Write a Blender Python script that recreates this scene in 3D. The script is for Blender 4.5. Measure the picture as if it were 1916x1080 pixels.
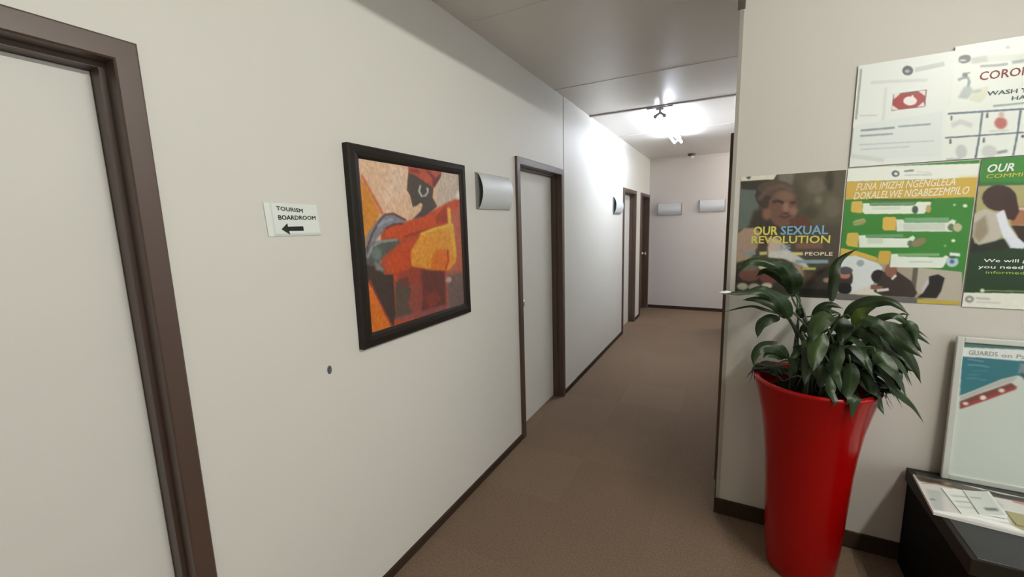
import bpy, bmesh, math, random
import numpy as np
from mathutils import Vector, Matrix

for _o in list(bpy.data.objects):
    bpy.data.objects.remove(_o)
S = bpy.context.scene
C = S.collection

# ------------------------------------------------------------------ camera
CAM_H = 1.567
cam_data = bpy.data.cameras.new('camera')
cam = bpy.data.objects.new('camera', cam_data)
C.objects.link(cam)
cam.matrix_world = Matrix((
    (0.887221825365603, -0.045203344723207944, 0.45912317543417674, 1.3),
    (0.46051163095451203, 0.1464964005283823, -0.8754814917448812, 0.0),
    (-0.02768520093013535, 0.9881778495079022, 0.1507914698893654, CAM_H),
    (0, 0, 0, 1)))
cam_data.sensor_width = 36.0
cam_data.lens = 778.73 / 1916 * 36.0
cam_data.clip_start = 0.02
S.camera = cam

# ------------------------------------------------------------------ world, exposure
S.view_settings.view_transform = 'Standard'
S.view_settings.look = 'None'
S.view_settings.gamma = 1.0
S.view_settings.use_curve_mapping = False
S.view_settings.exposure = 0.0
world = bpy.data.worlds.new('room_ambient')
S.world = world
world.use_nodes = True
world.node_tree.nodes['Background'].inputs[0].default_value = (0.95, 0.97, 1.0, 1)
world.node_tree.nodes['Background'].inputs[1].default_value = 2.0

TUBE_FRONT = 300.0      # reception tube light (outside the frame, right)
FILL_REAR = 22.0       # unseen fill lamp added behind the camera
TUBE_HALL = 66.0
FILL_SIDE = 220.0       # fill lamp added out of view, in the added side passage       # corridor tubes
COL_FRONT = (1.0, 0.985, 0.905)
COL_HALL = (0.90, 0.965, 1.14)

# ------------------------------------------------------------------ sizes (metres)
H = 2.625          # ceiling height
D = 2.309          # y of the poster wall
XC = 1.299         # x of the right side of the corridor
E = 7.82           # y of the far wall
DOOR_TOP = 2.022

# ------------------------------------------------------------------ materials
def lin(c):
    return tuple((v/12.92 if v <= 0.04045 else ((v+0.055)/1.055)**2.4) for v in c)

def mat(name, col, rough=0.6, metal=0.0, coat=0.0, bump=0.0, bscale=200.0, var=0.0, vscale=6.0, emit=0.0, spec=0.5, ecol=None):
    m = bpy.data.materials.new(name)
    m.use_nodes = True
    nt = m.node_tree
    b = nt.nodes['Principled BSDF']
    b.inputs['Base Color'].default_value = (*col, 1)
    b.inputs['Roughness'].default_value = rough
    b.inputs['Metallic'].default_value = metal
    b.inputs['Coat Weight'].default_value = coat
    b.inputs['Coat Roughness'].default_value = 0.08
    b.inputs['Specular IOR Level'].default_value = spec
    tc = nt.nodes.new('ShaderNodeTexCoord')
    if var > 0:
        n = nt.nodes.new('ShaderNodeTexNoise')
        n.inputs['Scale'].default_value = vscale
        n.inputs['Detail'].default_value = 5
        nt.links.new(tc.outputs['Object'], n.inputs['Vector'])
        mx = nt.nodes.new('ShaderNodeMix'); mx.data_type = 'RGBA'
        mx.inputs[6].default_value = (*[max(0, v*(1-var)) for v in col], 1)
        mx.inputs[7].default_value = (*[min(1, v*(1+var)) for v in col], 1)
        nt.links.new(n.outputs['Fac'], mx.inputs[0])
        nt.links.new(mx.outputs[2], b.inputs['Base Color'])
    if bump > 0:
        n2 = nt.nodes.new('ShaderNodeTexNoise')
        n2.inputs['Scale'].default_value = bscale
        n2.inputs['Detail'].default_value = 3
        nt.links.new(tc.outputs['Object'], n2.inputs['Vector'])
        bp = nt.nodes.new('ShaderNodeBump')
        bp.inputs['Strength'].default_value = bump
        bp.inputs['Distance'].default_value = 0.004
        nt.links.new(n2.outputs['Fac'], bp.inputs['Height'])
        nt.links.new(bp.outputs['Normal'], b.inputs['Normal'])
    if emit > 0:
        b.inputs['Emission Color'].default_value = (*(ecol or col), 1)
        b.inputs['Emission Strength'].default_value = emit
    return m

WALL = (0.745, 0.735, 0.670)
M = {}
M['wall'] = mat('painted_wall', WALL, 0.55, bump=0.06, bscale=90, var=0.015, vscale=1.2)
M['wallright'] = mat('dimmed_reception_wall', (0.635, 0.617, 0.565), 0.55, bump=0.06, bscale=90)  # wall paint darkened evenly, weaker light on this wall put into colour
M['endwall'] = mat('painted_end_wall', (0.70, 0.655, 0.62), 0.6, bump=0.06, bscale=90)
M['ceiling'] = mat('ceiling_board', (0.71, 0.675, 0.625), 0.33, bump=0.03, bscale=6, var=0.03, vscale=1.5)
M['trimwhite'] = mat('white_joint_strip', (0.66, 0.63, 0.58), 0.4)
M['strip'] = mat('taupe_joint_strip', (0.40, 0.36, 0.33), 0.5)
M['alu'] = mat('aluminium_bead', (0.46, 0.45, 0.40), 0.35, metal=0.3)
M['header'] = mat('grey_brown_track', (0.2, 0.17, 0.15), 0.5)
M['brown'] = mat('brown_enamel_frame', (0.080, 0.048, 0.034), 0.42, coat=0.05, var=0.12, vscale=3, bump=0.03, bscale=40)
M['skirting'] = mat('dark_brown_skirting', (0.040, 0.024, 0.014), 0.7, spec=0.25)
M['doorpale'] = mat('pale_door_leaf', (0.74, 0.73, 0.67), 0.5, var=0.02, vscale=2)
M['doordark'] = mat('brown_door_leaf', (0.09, 0.052, 0.037), 0.4)
M['knob'] = mat('brushed_brass_knob', (0.75, 0.62, 0.45), 0.3, metal=0.9)
M['silver'] = mat('silver_grey_metal', (0.70, 0.73, 0.74), 0.42, metal=0.12, spec=0.5)
M['silverdark'] = mat('grey_metal_back', (0.30, 0.30, 0.28), 0.5, metal=0.3)
M['blackframe'] = mat('black_stained_frame', (0.014, 0.010, 0.006), 0.5, spec=0.3)
M['paperwhite'] = mat('white_paper', (0.74, 0.77, 0.74), 0.55)
M['paperedge'] = mat('white_paper_edge', (0.86, 0.86, 0.84), 0.5)
M['tape'] = mat('clear_tape', (0.70, 0.73, 0.71), 0.2)
M['ink'] = mat('black_ink', (0.006, 0.007, 0.005), 0.6)
M['inkgrey'] = mat('grey_ink', (0.10, 0.12, 0.12), 0.6)
M['red'] = mat('red_gloss_plastic', (0.31, 0.001, 0.001), 0.24, coat=0.15, spec=0.25)
M['soil'] = mat('dark_potting_soil', (0.012, 0.009, 0.006), 0.9, bump=1.0, bscale=120)
M['stem'] = mat('green_leaf_stalk', (0.035, 0.06, 0.025), 0.5)
M['table'] = mat('black_brown_wood', (0.005, 0.004, 0.003), 0.7, var=0.2, vscale=14, spec=0.1)
M['tablerim'] = mat('dark_olive_brown_wood', (0.016, 0.013, 0.008), 0.55, spec=0.25)
M['tabletop'] = mat('black_glass_inlay', (0.02, 0.02, 0.021), 0.32, spec=0.6)
M['aluframe'] = mat('light_aluminium_frame', (0.66, 0.69, 0.64), 0.4, metal=0.2)
M['card'] = mat('tan_card', (0.40, 0.37, 0.20), 0.6)
M['leaftip'] = mat('white_leaf_tip', (0.85, 0.87, 0.84), 0.4)
M['tubef'] = mat('reception_tube_glass', (1, 1, 1), 0.3, emit=TUBE_FRONT, ecol=COL_FRONT)
M['tuber'] = mat('rear_fill_tube', (1, 1, 1), 0.3, emit=FILL_REAR, ecol=COL_FRONT)
M['tubes'] = mat('passage_fill_tube', (1, 1, 1), 0.3, emit=FILL_SIDE, ecol=(1.0, 0.95, 0.93))
M['tubeh'] = mat('corridor_tube_glass', (1, 1, 1), 0.3, emit=TUBE_HALL, ecol=COL_HALL)
M['fitting'] = mat('white_enamel_fitting', (0.62, 0.62, 0.60), 0.4)
M['fittingdark'] = mat('grey_fitting_end', (0.42, 0.40, 0.37), 0.5)
M['detector'] = mat('dark_detector_base', (0.10, 0.075, 0.055), 0.5)
M['lens'] = mat('pale_detector_lens', (0.75, 0.68, 0.64), 0.3)

def carpet():
    m = bpy.data.materials.new('brown_carpet_tile'); m.use_nodes = True
    nt = m.node_tree; b = nt.nodes['Principled BSDF']
    b.inputs['Roughness'].default_value = 0.95
    b.inputs['Specular IOR Level'].default_value = 0.1
    tc = nt.nodes.new('ShaderNodeTexCoord')
    ck = nt.nodes.new('ShaderNodeTexBrick')
    ck.offset = 0.0
    ck.inputs['Scale'].default_value = 1.0
    ck.inputs['Brick Width'].default_value = 0.5
    ck.inputs['Row Height'].default_value = 0.5
    ck.inputs['Mortar Size'].default_value = 0.001
    ck.inputs['Bias'].default_value = -0.3
    ck.inputs['Color1'].default_value = (0.190, 0.134, 0.092, 1)
    ck.inputs['Color2'].default_value = (0.208, 0.149, 0.104, 1)
    ck.inputs['Mortar'].default_value = (0.18, 0.127, 0.088, 1)
    nt.links.new(tc.outputs['Object'], ck.inputs['Vector'])
    n = nt.nodes.new('ShaderNodeTexNoise'); n.inputs['Scale'].default_value = 140; n.inputs['Detail'].default_value = 4
    nt.links.new(tc.outputs['Object'], n.inputs['Vector'])
    r = nt.nodes.new('ShaderNodeMapRange'); r.inputs[1].default_value = 0.3; r.inputs[2].default_value = 0.7
    r.inputs[3].default_value = 0.72; r.inputs[4].default_value = 1.28
    nt.links.new(n.outputs['Fac'], r.inputs[0])
    mx = nt.nodes.new('ShaderNodeMix'); mx.data_type = 'RGBA'; mx.blend_type = 'MULTIPLY'; mx.inputs[0].default_value = 1
    nt.links.new(ck.outputs['Color'], mx.inputs[6])
    nt.links.new(r.outputs[0], mx.inputs[7])
    nt.links.new(mx.outputs[2], b.inputs['Base Color'])
    bp = nt.nodes.new('ShaderNodeBump'); bp.inputs['Strength'].default_value = 0.5; bp.inputs['Distance'].default_value = 0.004
    nt.links.new(n.outputs['Fac'], bp.inputs['Height']); nt.links.new(bp.outputs['Normal'], b.inputs['Normal'])
    return m
M['carpet'] = carpet()

def attr_mat(name, rough, coat=0.0, bump=0.0):
    m = bpy.data.materials.new(name); m.use_nodes = True
    nt = m.node_tree; b = nt.nodes['Principled BSDF']
    b.inputs['Roughness'].default_value = rough
    b.inputs['Coat Weight'].default_value = coat
    b.inputs['Coat Roughness'].default_value = 0.15
    a = nt.nodes.new('ShaderNodeAttribute'); a.attribute_name = 'print_colour'
    nt.links.new(a.outputs['Color'], b.inputs['Base Color'])
    if bump:
        tc = nt.nodes.new('ShaderNodeTexCoord')
        n2 = nt.nodes.new('ShaderNodeTexNoise'); n2.inputs['Scale'].default_value = 9; n2.inputs['Detail'].default_value = 2
        nt.links.new(tc.outputs['Object'], n2.inputs['Vector'])
        bp = nt.nodes.new('ShaderNodeBump'); bp.inputs['Strength'].default_value = bump; bp.inputs['Distance'].default_value = 0.02
        nt.links.new(n2.outputs['Fac'], bp.inputs['Height']); nt.links.new(bp.outputs['Normal'], b.inputs['Normal'])
    return m
M['print'] = attr_mat('printed_poster', 0.5)
M['printgloss'] = attr_mat('printed_glossy_sleeve', 0.35, 0.0, 0.0)
M['paint'] = attr_mat('framed_artwork', 0.4, 0.12)

def leaf_mat():
    m = bpy.data.materials.new('glossy_green_leaf'); m.use_nodes = True
    nt = m.node_tree; b = nt.nodes['Principled BSDF']
    b.inputs['Roughness'].default_value = 0.40
    b.inputs['Specular IOR Level'].default_value = 0.28
    tc = nt.nodes.new('ShaderNodeTexCoord')
    n = nt.nodes.new('ShaderNodeTexNoise'); n.inputs['Scale'].default_value = 14; n.inputs['Detail'].default_value = 3
    nt.links.new(tc.outputs['Object'], n.inputs['Vector'])
    a = nt.nodes.new('ShaderNodeAttribute'); a.attribute_name = 'leaf_tone'
    rp = nt.nodes.new('ShaderNodeValToRGB')
    rp.color_ramp.elements[0].color = (0.007, 0.014, 0.006, 1); rp.color_ramp.elements[0].position = 0.25
    rp.color_ramp.elements[1].color = (0.026, 0.052, 0.018, 1); rp.color_ramp.elements[1].position = 0.75
    nt.links.new(n.outputs['Fac'], rp.inputs[0])
    mx = nt.nodes.new('ShaderNodeMix'); mx.data_type = 'RGBA'
    nt.links.new(a.outputs['Fac'], mx.inputs[0])
    nt.links.new(rp.outputs[0], mx.inputs[6])
    mx.inputs[7].default_value = (0.16, 0.24, 0.04, 1)
    nt.links.new(mx.outputs[2], b.inputs['Base Color'])
    w = nt.nodes.new('ShaderNodeTexNoise'); w.inputs['Scale'].default_value = 60
    nt.links.new(tc.outputs['Object'], w.inputs['Vector'])
    bp = nt.nodes.new('ShaderNodeBump'); bp.inputs['Strength'].default_value = 0.25; bp.inputs['Distance'].default_value = 0.004
    nt.links.new(w.outputs['Fac'], bp.inputs['Height']); nt.links.new(bp.outputs['Normal'], b.inputs['Normal'])
    return m
M['leaf'] = leaf_mat()

# ------------------------------------------------------------------ helpers
def add_box(bm, x0, x1, y0, y1, z0, z1, mi=0):
    r = bmesh.ops.create_cube(bm, size=1.0)
    for v in r['verts']:
        v.co = Vector(((x0+x1)/2 + v.co.x*(x1-x0), (y0+y1)/2 + v.co.y*(y1-y0), (z0+z1)/2 + v.co.z*(z1-z0)))
    for f in {f for v in r['verts'] for f in v.link_faces}:
        f.material_index = mi
    return r['verts']

def bevel_all(bm, w, seg=2):
    bmesh.ops.bevel(bm, geom=list(bm.edges), offset=w, segments=seg, affect='EDGES', profile=0.6)

def link(name, bm, mats, parent=None, loc=None, smooth=False):
    """link a bmesh (world coordinates) as one object; origin at loc, or at its parent's."""
    if loc is None:
        loc = parent_world(parent) if parent else Vector((0, 0, 0))
    loc = Vector(loc)
    bmesh.ops.translate(bm, verts=bm.verts, vec=-loc)
    bmesh.ops.recalc_face_normals(bm, faces=bm.faces)
    me = bpy.data.meshes.new(name)
    bm.to_mesh(me); bm.free()
    for m in (mats if isinstance(mats, (list, tuple)) else [mats]):
        me.materials.append(m)
    if smooth:
        for p in me.polygons: p.use_smooth = True
    o = bpy.data.objects.new(name, me)
    C.objects.link(o)
    if parent:
        o.parent = parent
        o.location = loc - parent_world(parent)
    else:
        o.location = loc
    return o

def parent_world(p):
    v = Vector(p.location)
    while p.parent:
        p = p.parent; v = v + Vector(p.location)
    return v

def thing(name, label, cat, loc, group=None):
    o = bpy.data.objects.new(name, None)
    o.empty_display_size = 0.1
    C.objects.link(o)
    o.location = loc
    return tag(o, label, cat, group)

def tag(o, label, cat, group=None):
    o['label'] = label; o['category'] = cat
    if group: o['group'] = group
    return o

def structure(o, label=None):
    o['kind'] = 'structure'
    if label: o['label'] = label
    return o

def smooth_by_angle(o, deg=35):
    me = o.data
    for p in me.polygons: p.use_smooth = True
    bm = bmesh.new(); bm.from_mesh(me)
    for e in bm.edges:
        if len(e.link_faces) == 2 and e.calc_face_angle(0) > math.radians(deg): e.smooth = False
    bm.to_mesh(me); bm.free()

def tube(bm, pts, radii, n=8, cap=True):
    rings = []
    pts = [Vector(p) for p in pts]
    for i, p in enumerate(pts):
        t = (pts[min(i+1, len(pts)-1)] - pts[max(i-1, 0)]).normalized()
        a = t.cross(Vector((0, 0, 1)))
        if a.length < 1e-3: a = t.cross(Vector((1, 0, 0)))
        a.normalize(); b = t.cross(a)
        r = radii[i] if isinstance(radii, (list, tuple)) else radii
        rings.append([bm.verts.new(p + a*math.cos(k*2*math.pi/n)*r + b*math.sin(k*2*math.pi/n)*r) for k in range(n)])
    for i in range(len(rings)-1):
        for k in range(n):
            bm.faces.new((rings[i][k], rings[i][(k+1) % n], rings[i+1][(k+1) % n], rings[i+1][k]))
    if cap:
        bm.faces.new(rings[0][::-1]); bm.faces.new(rings[-1])

def lathe(bm, prof, cx, cy, n=72):
    rings = []
    for r, z in prof:
        if r < 1e-5: rings.append([bm.verts.new((cx, cy, z))]*n)
        else: rings.append([bm.verts.new((cx+r*math.cos(k*2*math.pi/n), cy+r*math.sin(k*2*math.pi/n), z)) for k in range(n)])
    for i in range(len(rings)-1):
        a, b = rings[i], rings[i+1]
        for k in range(n):
            q = [a[k], a[(k+1) % n], b[(k+1) % n], b[k]]
            u = []
            for v in q:
                if v not in u: u.append(v)
            if len(u) > 2: bm.faces.new(u)

# ------------------------------------------------------------------ printed pictures
PRINT_GAIN = 1.25
def box_blur(a, r):
    if r < 1: return a
    k = 2*r+1
    for ax in (0, 1):
        pad = [(0, 0), (0, 0)]; pad[ax] = (r+1, r)
        c = np.cumsum(np.pad(a, pad, mode='edge'), axis=ax)
        a = (np.take(c, range(k, c.shape[ax]), axis=ax) - np.take(c, range(0, c.shape[ax]-k), axis=ax)) / k
    return a

def raster(shapes, nx, ny, seed=0, noise=0.0, streak=0.0):
    SS = 2
    W, Hh = nx*SS, ny*SS
    X, Y = np.meshgrid((np.arange(W)+0.5)/W, (np.arange(Hh)+0.5)/Hh)
    img = np.zeros((Hh, W, 3)) + 0.8
    rng = np.random.RandomState(seed)
    for pts, col, bl in shapes:
        m = np.zeros((Hh, W), bool)
        n = len(pts)
        for i in range(n):
            x0, y0 = pts[i]; x1, y1 = pts[(i+1) % n]
            if y0 == y1: continue
            cond = ((y0 > Y) != (y1 > Y)) & (X < (x1-x0)*(Y-y0)/(y1-y0)+x0)
            m ^= cond
        a = m.astype(float)
        r = int(round(bl*W*0.4))
        if r > 0:
            a = box_blur(box_blur(a, r), r)
        else:
            a = box_blur(a, 1)
        a = a[..., None]
        img = img*(1-a) + np.array(col)/255.0*a
    if noise:
        g = rng.rand(Hh, W)-0.5
        g = box_blur(g, 1)*0.8 + box_blur(rng.rand(Hh, W)-0.5, 5)*5
        img = img*(1+noise*g[..., None])
    if streak:
        g = rng.rand(Hh//6+2, W//3+2)-0.5
        g = np.kron(g, np.ones((6, 3)))[:Hh, :W]
        img = img*(1+streak*box_blur(g, 2)[..., None]*2)
    img = img.reshape(ny, SS, nx, SS, 3).mean(axis=(1, 3))
    img = np.clip(img, 0, 1)
    l = np.where(img <= 0.04045, img/12.92, ((img+0.055)/1.055)**2.4)
    return np.clip(l*PRINT_GAIN, 0, 0.92)

def text_geo(s, bold=0.02, shear=0.0):
    cu = bpy.data.curves.new('lettering', 'FONT')
    cu.body = s; cu.resolution_u = 2; cu.shear = shear; cu.fill_mode = 'FRONT'
    o = bpy.data.objects.new('lettering', cu); C.objects.link(o)
    bpy.context.view_layer.update()
    me = o.evaluated_get(bpy.context.evaluated_depsgraph_get()).to_mesh()
    vs = np.array([(v.co.x, v.co.y) for v in me.vertices]) if len(me.vertices) else np.zeros((0, 2))
    fs = [tuple(p.vertices) for p in me.polygons]
    bpy.data.objects.remove(o); bpy.data.curves.remove(cu)
    mn, mxx = vs.min(0), vs.max(0)
    return (vs-mn)/(mxx-mn), fs

def make_print(name, O, U, V, shapes, nx, ny, mats, texts=(), thick=0.0012, seed=0, noise=0.0, streak=0.0, parent=None, curl=None, loc=None):
    """O top-left corner, U and V the full width and height vectors; front faces U x V reversed."""
    O, U, V = Vector(O), Vector(U), Vector(V)
    N = V.cross(U).normalized()
    cols = raster(shapes, nx, ny, seed, noise, streak)
    verts, faces, mi, vc = [], [], [], []
    Oa, Ua, Va, Na = (np.array(a) for a in (O, U, V, N))
    for j in range(ny):
        for i in range(nx):
            u, v = i/(nx-1), j/(ny-1)
            lift = curl(u, v) if curl else 0.0
            verts.append(Oa + Ua*u + Va*v + Na*(thick+lift))
    vc = cols.reshape(-1, 3).tolist()
    for j in range(ny-1):
        for i in range(nx-1):
            a = j*nx+i
            faces.append((a, a+nx, a+nx+1, a+1)); mi.append(0)
    # back and edges
    def edge_loop():
        l = [(i, 0) for i in range(nx)] + [(nx-1, j) for j in range(1, ny)] + [(i, ny-1) for i in range(nx-2, -1, -1)] + [(0, j) for j in range(ny-2, 0, -1)]
        return [j*nx+i for i, j in l]
    lp = edge_loop(); base = len(verts)
    for k in lp:
        j, i = divmod(k, nx)
        verts.append(Oa + Ua*i/(nx-1) + Va*j/(ny-1) + Na*0.0002); vc.append([0.75, 0.77, 0.74])
    L = len(lp)
    for k in range(L):
        faces.append((lp[k], lp[(k+1) % L], base+(k+1) % L, base+k)); mi.append(1)
    faces.append(tuple(base+k for k in range(L))[::-1]); mi.append(1)
    for (s, quad, m, bold, shear) in texts:
        vs, fs = text_geo(s, bold, shear)
        b0 = len(verts)
        q = [np.array(p) for p in quad]          # top-left, top-right, bottom-right, bottom-left in uv
        reps = [(0, 0)] if bold == 0 else [(-1, -0.5), (1, -0.5), (-1, 0.5), (1, 0.5)]
        for ri, (sx, sy) in enumerate(reps):         # heavier strokes: the same letters laid slightly apart
            b0 = len(verts)
            for x, y in vs:
                x2, y2 = x + sx*bold*0.65/max(2, len(s)), y + sy*bold*1.1
                p = (q[3]*(1-x2)+q[2]*x2)*(1-y2) + (q[0]*(1-x2)+q[1]*x2)*y2
                verts.append(Oa + Ua*p[0] + Va*p[1] + Na*(thick+0.0006+0.00004*ri)); vc.append([0.5, 0.5, 0.5])
            for f in fs:
                faces.append(tuple(b0+k for k in f)); mi.append(m)
    base_loc = Vector(loc) if loc is not None else (parent_world(parent) if parent else O + U*0.5 + V)
    verts = [tuple(np.array(v)-np.array(base_loc)) for v in verts]
    me = bpy.data.meshes.new(name)
    me.from_pydata(verts, [], faces)
    for m in mats: me.materials.append(m)
    me.polygons.foreach_set('material_index', mi)
    at = me.color_attributes.new('print_colour', 'FLOAT_COLOR', 'POINT')
    at.data.foreach_set('color', np.c_[np.array(vc), np.ones(len(vc))].ravel())
    me.update()
    o = bpy.data.objects.new(name, me); C.objects.link(o)
    if parent:
        o.parent = parent
    else:
        o.location = base_loc
    return o

def ink(name, rgb, gain=PRINT_GAIN):
    return mat(name, tuple(min(0.9, v*gain) for v in lin([c/255 for c in rgb])), 0.55)
INK = dict(yellow=ink('yellow_ink', (196, 190, 86)), blue=ink('blue_ink', (112, 158, 184)), cream=ink('cream_ink', (222, 214, 190)),
           white=ink('white_ink', (222, 228, 220)), lime=ink('lime_ink', (150, 176, 60)), darkred=ink('dark_red_ink', (128, 52, 54)),
           slate=ink('slate_ink', (62, 82, 90)), gold=ink('gold_ink', (196, 176, 80)), grey=ink('pale_grey_ink', (140, 146, 146)))

# ------------------------------------------------------------------ printed artwork: (outline in u,v; sRGB ink; edge softness)
ART_PAINTING = [
  ([(-0.025,-0.006),(1.069,-0.035),(1.028,0.478),(-0.042,0.482)], (205,172,142), 0.0),
  ([(0.731,-0.016),(1.01,-0.007),(0.994,0.194),(0.661,0.264)], (182,166,150), 0.03),
  ([(0.249,0.018),(0.431,0.017),(0.397,0.166),(0.173,0.262)], (208,180,155), 0.04),
  ([(0.02,0.102),(0.159,0.315),(0.177,0.308),(0.035,0.094)], (185,95,62), 0.01),
  ([(0.017,0.121),(0.045,0.142),(0.145,0.299),(0.114,0.37),(0.046,0.487),(-0.021,0.482)], (190,125,48), 0.01),
  ([(0.149,0.335),(0.341,0.36),(0.545,0.313),(0.782,0.231),(0.886,0.199),(1.008,0.193),(1.008,0.718),(0.97,1.21),(0.083,0.993)], (168,72,44), 0.01),
  ([(0.197,0.538),(0.514,0.658),(0.742,0.705),(0.792,0.872),(0.752,1.021),(0.321,0.962),(0.3,0.782)], (140,62,46), 0.04),
  ([(0.47,0.668),(0.73,0.704),(0.731,0.97),(0.444,0.959),(0.479,0.809)], (95,52,48), 0.03),
  ([(0.769,0.245),(1.037,0.191),(0.968,1.065),(0.728,1.016)], (168,92,72), 0.03),
  ([(0.752,0.736),(0.993,0.74),(0.968,1.065),(0.752,1.021)], (105,85,80), 0.03),
  ([(0.38,0.753),(0.463,0.75),(0.473,0.865),(0.442,0.973),(0.342,0.952),(0.332,0.841)], (130,68,60), 0.02),
  ([(0.494,0.868),(0.587,0.826),(0.676,0.899),(0.552,0.966)], (120,58,48), 0.02),
  ([(0.232,0.719),(0.306,0.716),(0.368,0.786),(0.33,0.867),(0.362,0.956),(0.21,0.95)], (82,70,60), 0.015),
  ([(0.251,0.709),(0.346,0.701),(0.361,0.757),(0.293,0.755)], (100,58,50), 0.015),
  ([(0.23,0.967),(0.385,0.974),(0.724,0.984),(0.714,0.952),(0.377,0.946),(0.224,0.94)], (128,80,78), 0.02),
  ([(0.196,0.377),(0.283,0.379),(0.545,0.321),(0.782,0.238),(0.913,0.197),(0.949,0.241),(0.783,0.365),(0.535,0.431),(0.332,0.451),(0.172,0.444)], (182,74,40), 0.008),
  ([(0.668,0.321),(0.78,0.247),(0.796,0.365),(0.663,0.37)], (150,58,40), 0.015),
  ([(0.334,0.455),(0.496,0.428),(0.772,0.384),(0.768,0.373),(0.492,0.417),(0.33,0.445)], (120,45,38), 0.01),
  ([(0.168,0.579),(0.27,0.518),(0.387,0.471),(0.43,0.447),(0.39,0.645),(0.255,0.671),(0.22,0.66)], (178,72,38), 0.015),
  ([(0.503,0.43),(0.58,0.411),(0.661,0.396),(0.794,0.372),(0.872,0.38),(0.879,0.533),(0.875,0.657),(0.779,0.709),(0.556,0.678),(0.382,0.638),(0.39,0.539)], (203,138,52), 0.012),
  ([(0.496,0.448),(0.652,0.414),(0.861,0.389),(0.855,0.37),(0.645,0.397),(0.487,0.431)], (208,172,66), 0.01),
  ([(0.796,0.261),(0.799,0.38),(0.837,0.533),(0.842,0.617),(0.887,0.618),(0.88,0.532),(0.841,0.377),(0.838,0.258)], (206,160,62), 0.012),
  ([(0.585,0.616),(0.646,0.548),(0.766,0.556),(0.772,0.64),(0.755,0.698),(0.577,0.682)], (198,105,38), 0.02),
  ([(0.769,0.556),(0.769,0.638),(0.732,0.698),(0.751,0.704),(0.789,0.641),(0.789,0.557)], (175,60,40), 0.01),
  ([(0.168,0.316),(0.22,0.308),(0.289,0.319),(0.361,0.355),(0.248,0.372),(0.177,0.396),(0.114,0.448),(0.069,0.494),(0.011,0.532),(0.028,0.438),(0.08,0.382)], (118,120,126), 0.008),
  ([(0.027,0.516),(0.083,0.42),(0.145,0.35),(0.187,0.318),(0.252,0.312),(0.356,0.352),(0.365,0.343),(0.258,0.302),(0.183,0.309),(0.135,0.345),(0.072,0.416),(0.015,0.512)], (88,50,52), 0.006),
  ([(0.127,0.39),(0.186,0.362),(0.254,0.35),(0.249,0.332),(0.177,0.345),(0.114,0.376)], (140,145,160), 0.01),
  ([(0.021,0.513),(0.087,0.47),(0.17,0.462),(0.293,0.468),(0.292,0.487),(0.197,0.532),(0.117,0.58),(0.152,0.645),(0.115,0.679),(0.0,0.647)], (82,84,80), 0.01),
  ([(0.032,0.559),(0.076,0.498),(0.138,0.477),(0.276,0.471),(0.275,0.457),(0.135,0.462),(0.063,0.488),(0.017,0.552)], (135,140,140), 0.008),
  ([(0.138,0.539),(0.132,0.555),(0.12,0.567),(0.103,0.573),(0.085,0.572),(0.069,0.563),(0.059,0.549),(0.058,0.533),(0.063,0.519),(0.075,0.506),(0.092,0.501),(0.11,0.502),(0.125,0.511),(0.135,0.523)], (100,115,108), 0.015),
  ([(0.179,0.4),(0.249,0.376),(0.339,0.372),(0.339,0.362),(0.246,0.367),(0.175,0.391)], (80,55,55), 0.006),
  ([(0.006,0.589),(0.089,0.614),(0.149,0.665),(0.218,0.672),(0.213,0.912),(0.186,0.999),(0.127,0.894),(0.058,0.757),(0.007,0.684)], (62,52,45), 0.008),
  ([(0.076,0.577),(0.115,0.599),(0.152,0.645),(0.079,0.631)], (125,118,112), 0.012),
  ([(0.02,0.681),(0.058,0.772),(0.17,0.997),(0.185,0.994),(0.072,0.769),(0.034,0.678)], (140,50,52), 0.006),
  ([(-0.001,0.688),(0.021,0.691),(0.087,0.824),(0.169,0.987),(-0.006,0.99)], (193,104,34), 0.006),
  ([(0.811,0.782),(0.807,0.79),(0.796,0.797),(0.78,0.799),(0.763,0.796),(0.748,0.79),(0.739,0.782),(0.735,0.772),(0.741,0.763),(0.751,0.757),(0.766,0.755),(0.783,0.757),(0.799,0.763),(0.808,0.772)], (175,152,142), 0.015),
  ([(0.983,0.163),(0.977,0.177),(0.966,0.187),(0.951,0.193),(0.934,0.194),(0.92,0.189),(0.91,0.18),(0.907,0.167),(0.911,0.155),(0.923,0.145),(0.938,0.138),(0.955,0.138),(0.97,0.142),(0.98,0.152)], (214,205,196), 0.012),
  ([(0.415,0.031),(0.386,0.16),(0.41,0.184),(0.432,0.264),(0.462,0.258),(0.511,0.234),(0.531,0.247),(0.506,0.288),(0.42,0.342),(0.545,0.321),(0.685,0.255),(0.638,0.194),(0.656,0.123),(0.737,0.055),(0.57,0.035)], (76,66,60), 0.006),
  ([(0.411,0.013),(0.573,0.009),(0.755,0.014),(0.737,0.055),(0.655,0.13),(0.565,0.096),(0.466,0.061),(0.413,0.054)], (168,76,52), 0.006),
  ([(0.582,0.027),(0.652,0.072),(0.641,0.125),(0.672,0.123),(0.682,0.062),(0.606,0.013)], (112,48,44), 0.01),
  ([(0.677,0.067),(0.752,0.018),(0.737,0.055),(0.661,0.13)], (90,50,45), 0.008),
  ([(0.425,0.044),(0.525,0.047),(0.532,0.031),(0.432,0.028)], (110,50,44), 0.01),
  ([(0.513,0.122),(0.493,0.162),(0.52,0.197),(0.568,0.191),(0.6,0.163),(0.599,0.133),(0.579,0.136),(0.583,0.162),(0.558,0.183),(0.531,0.187),(0.511,0.159),(0.53,0.123)], (178,186,182), 0.006),
]
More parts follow.
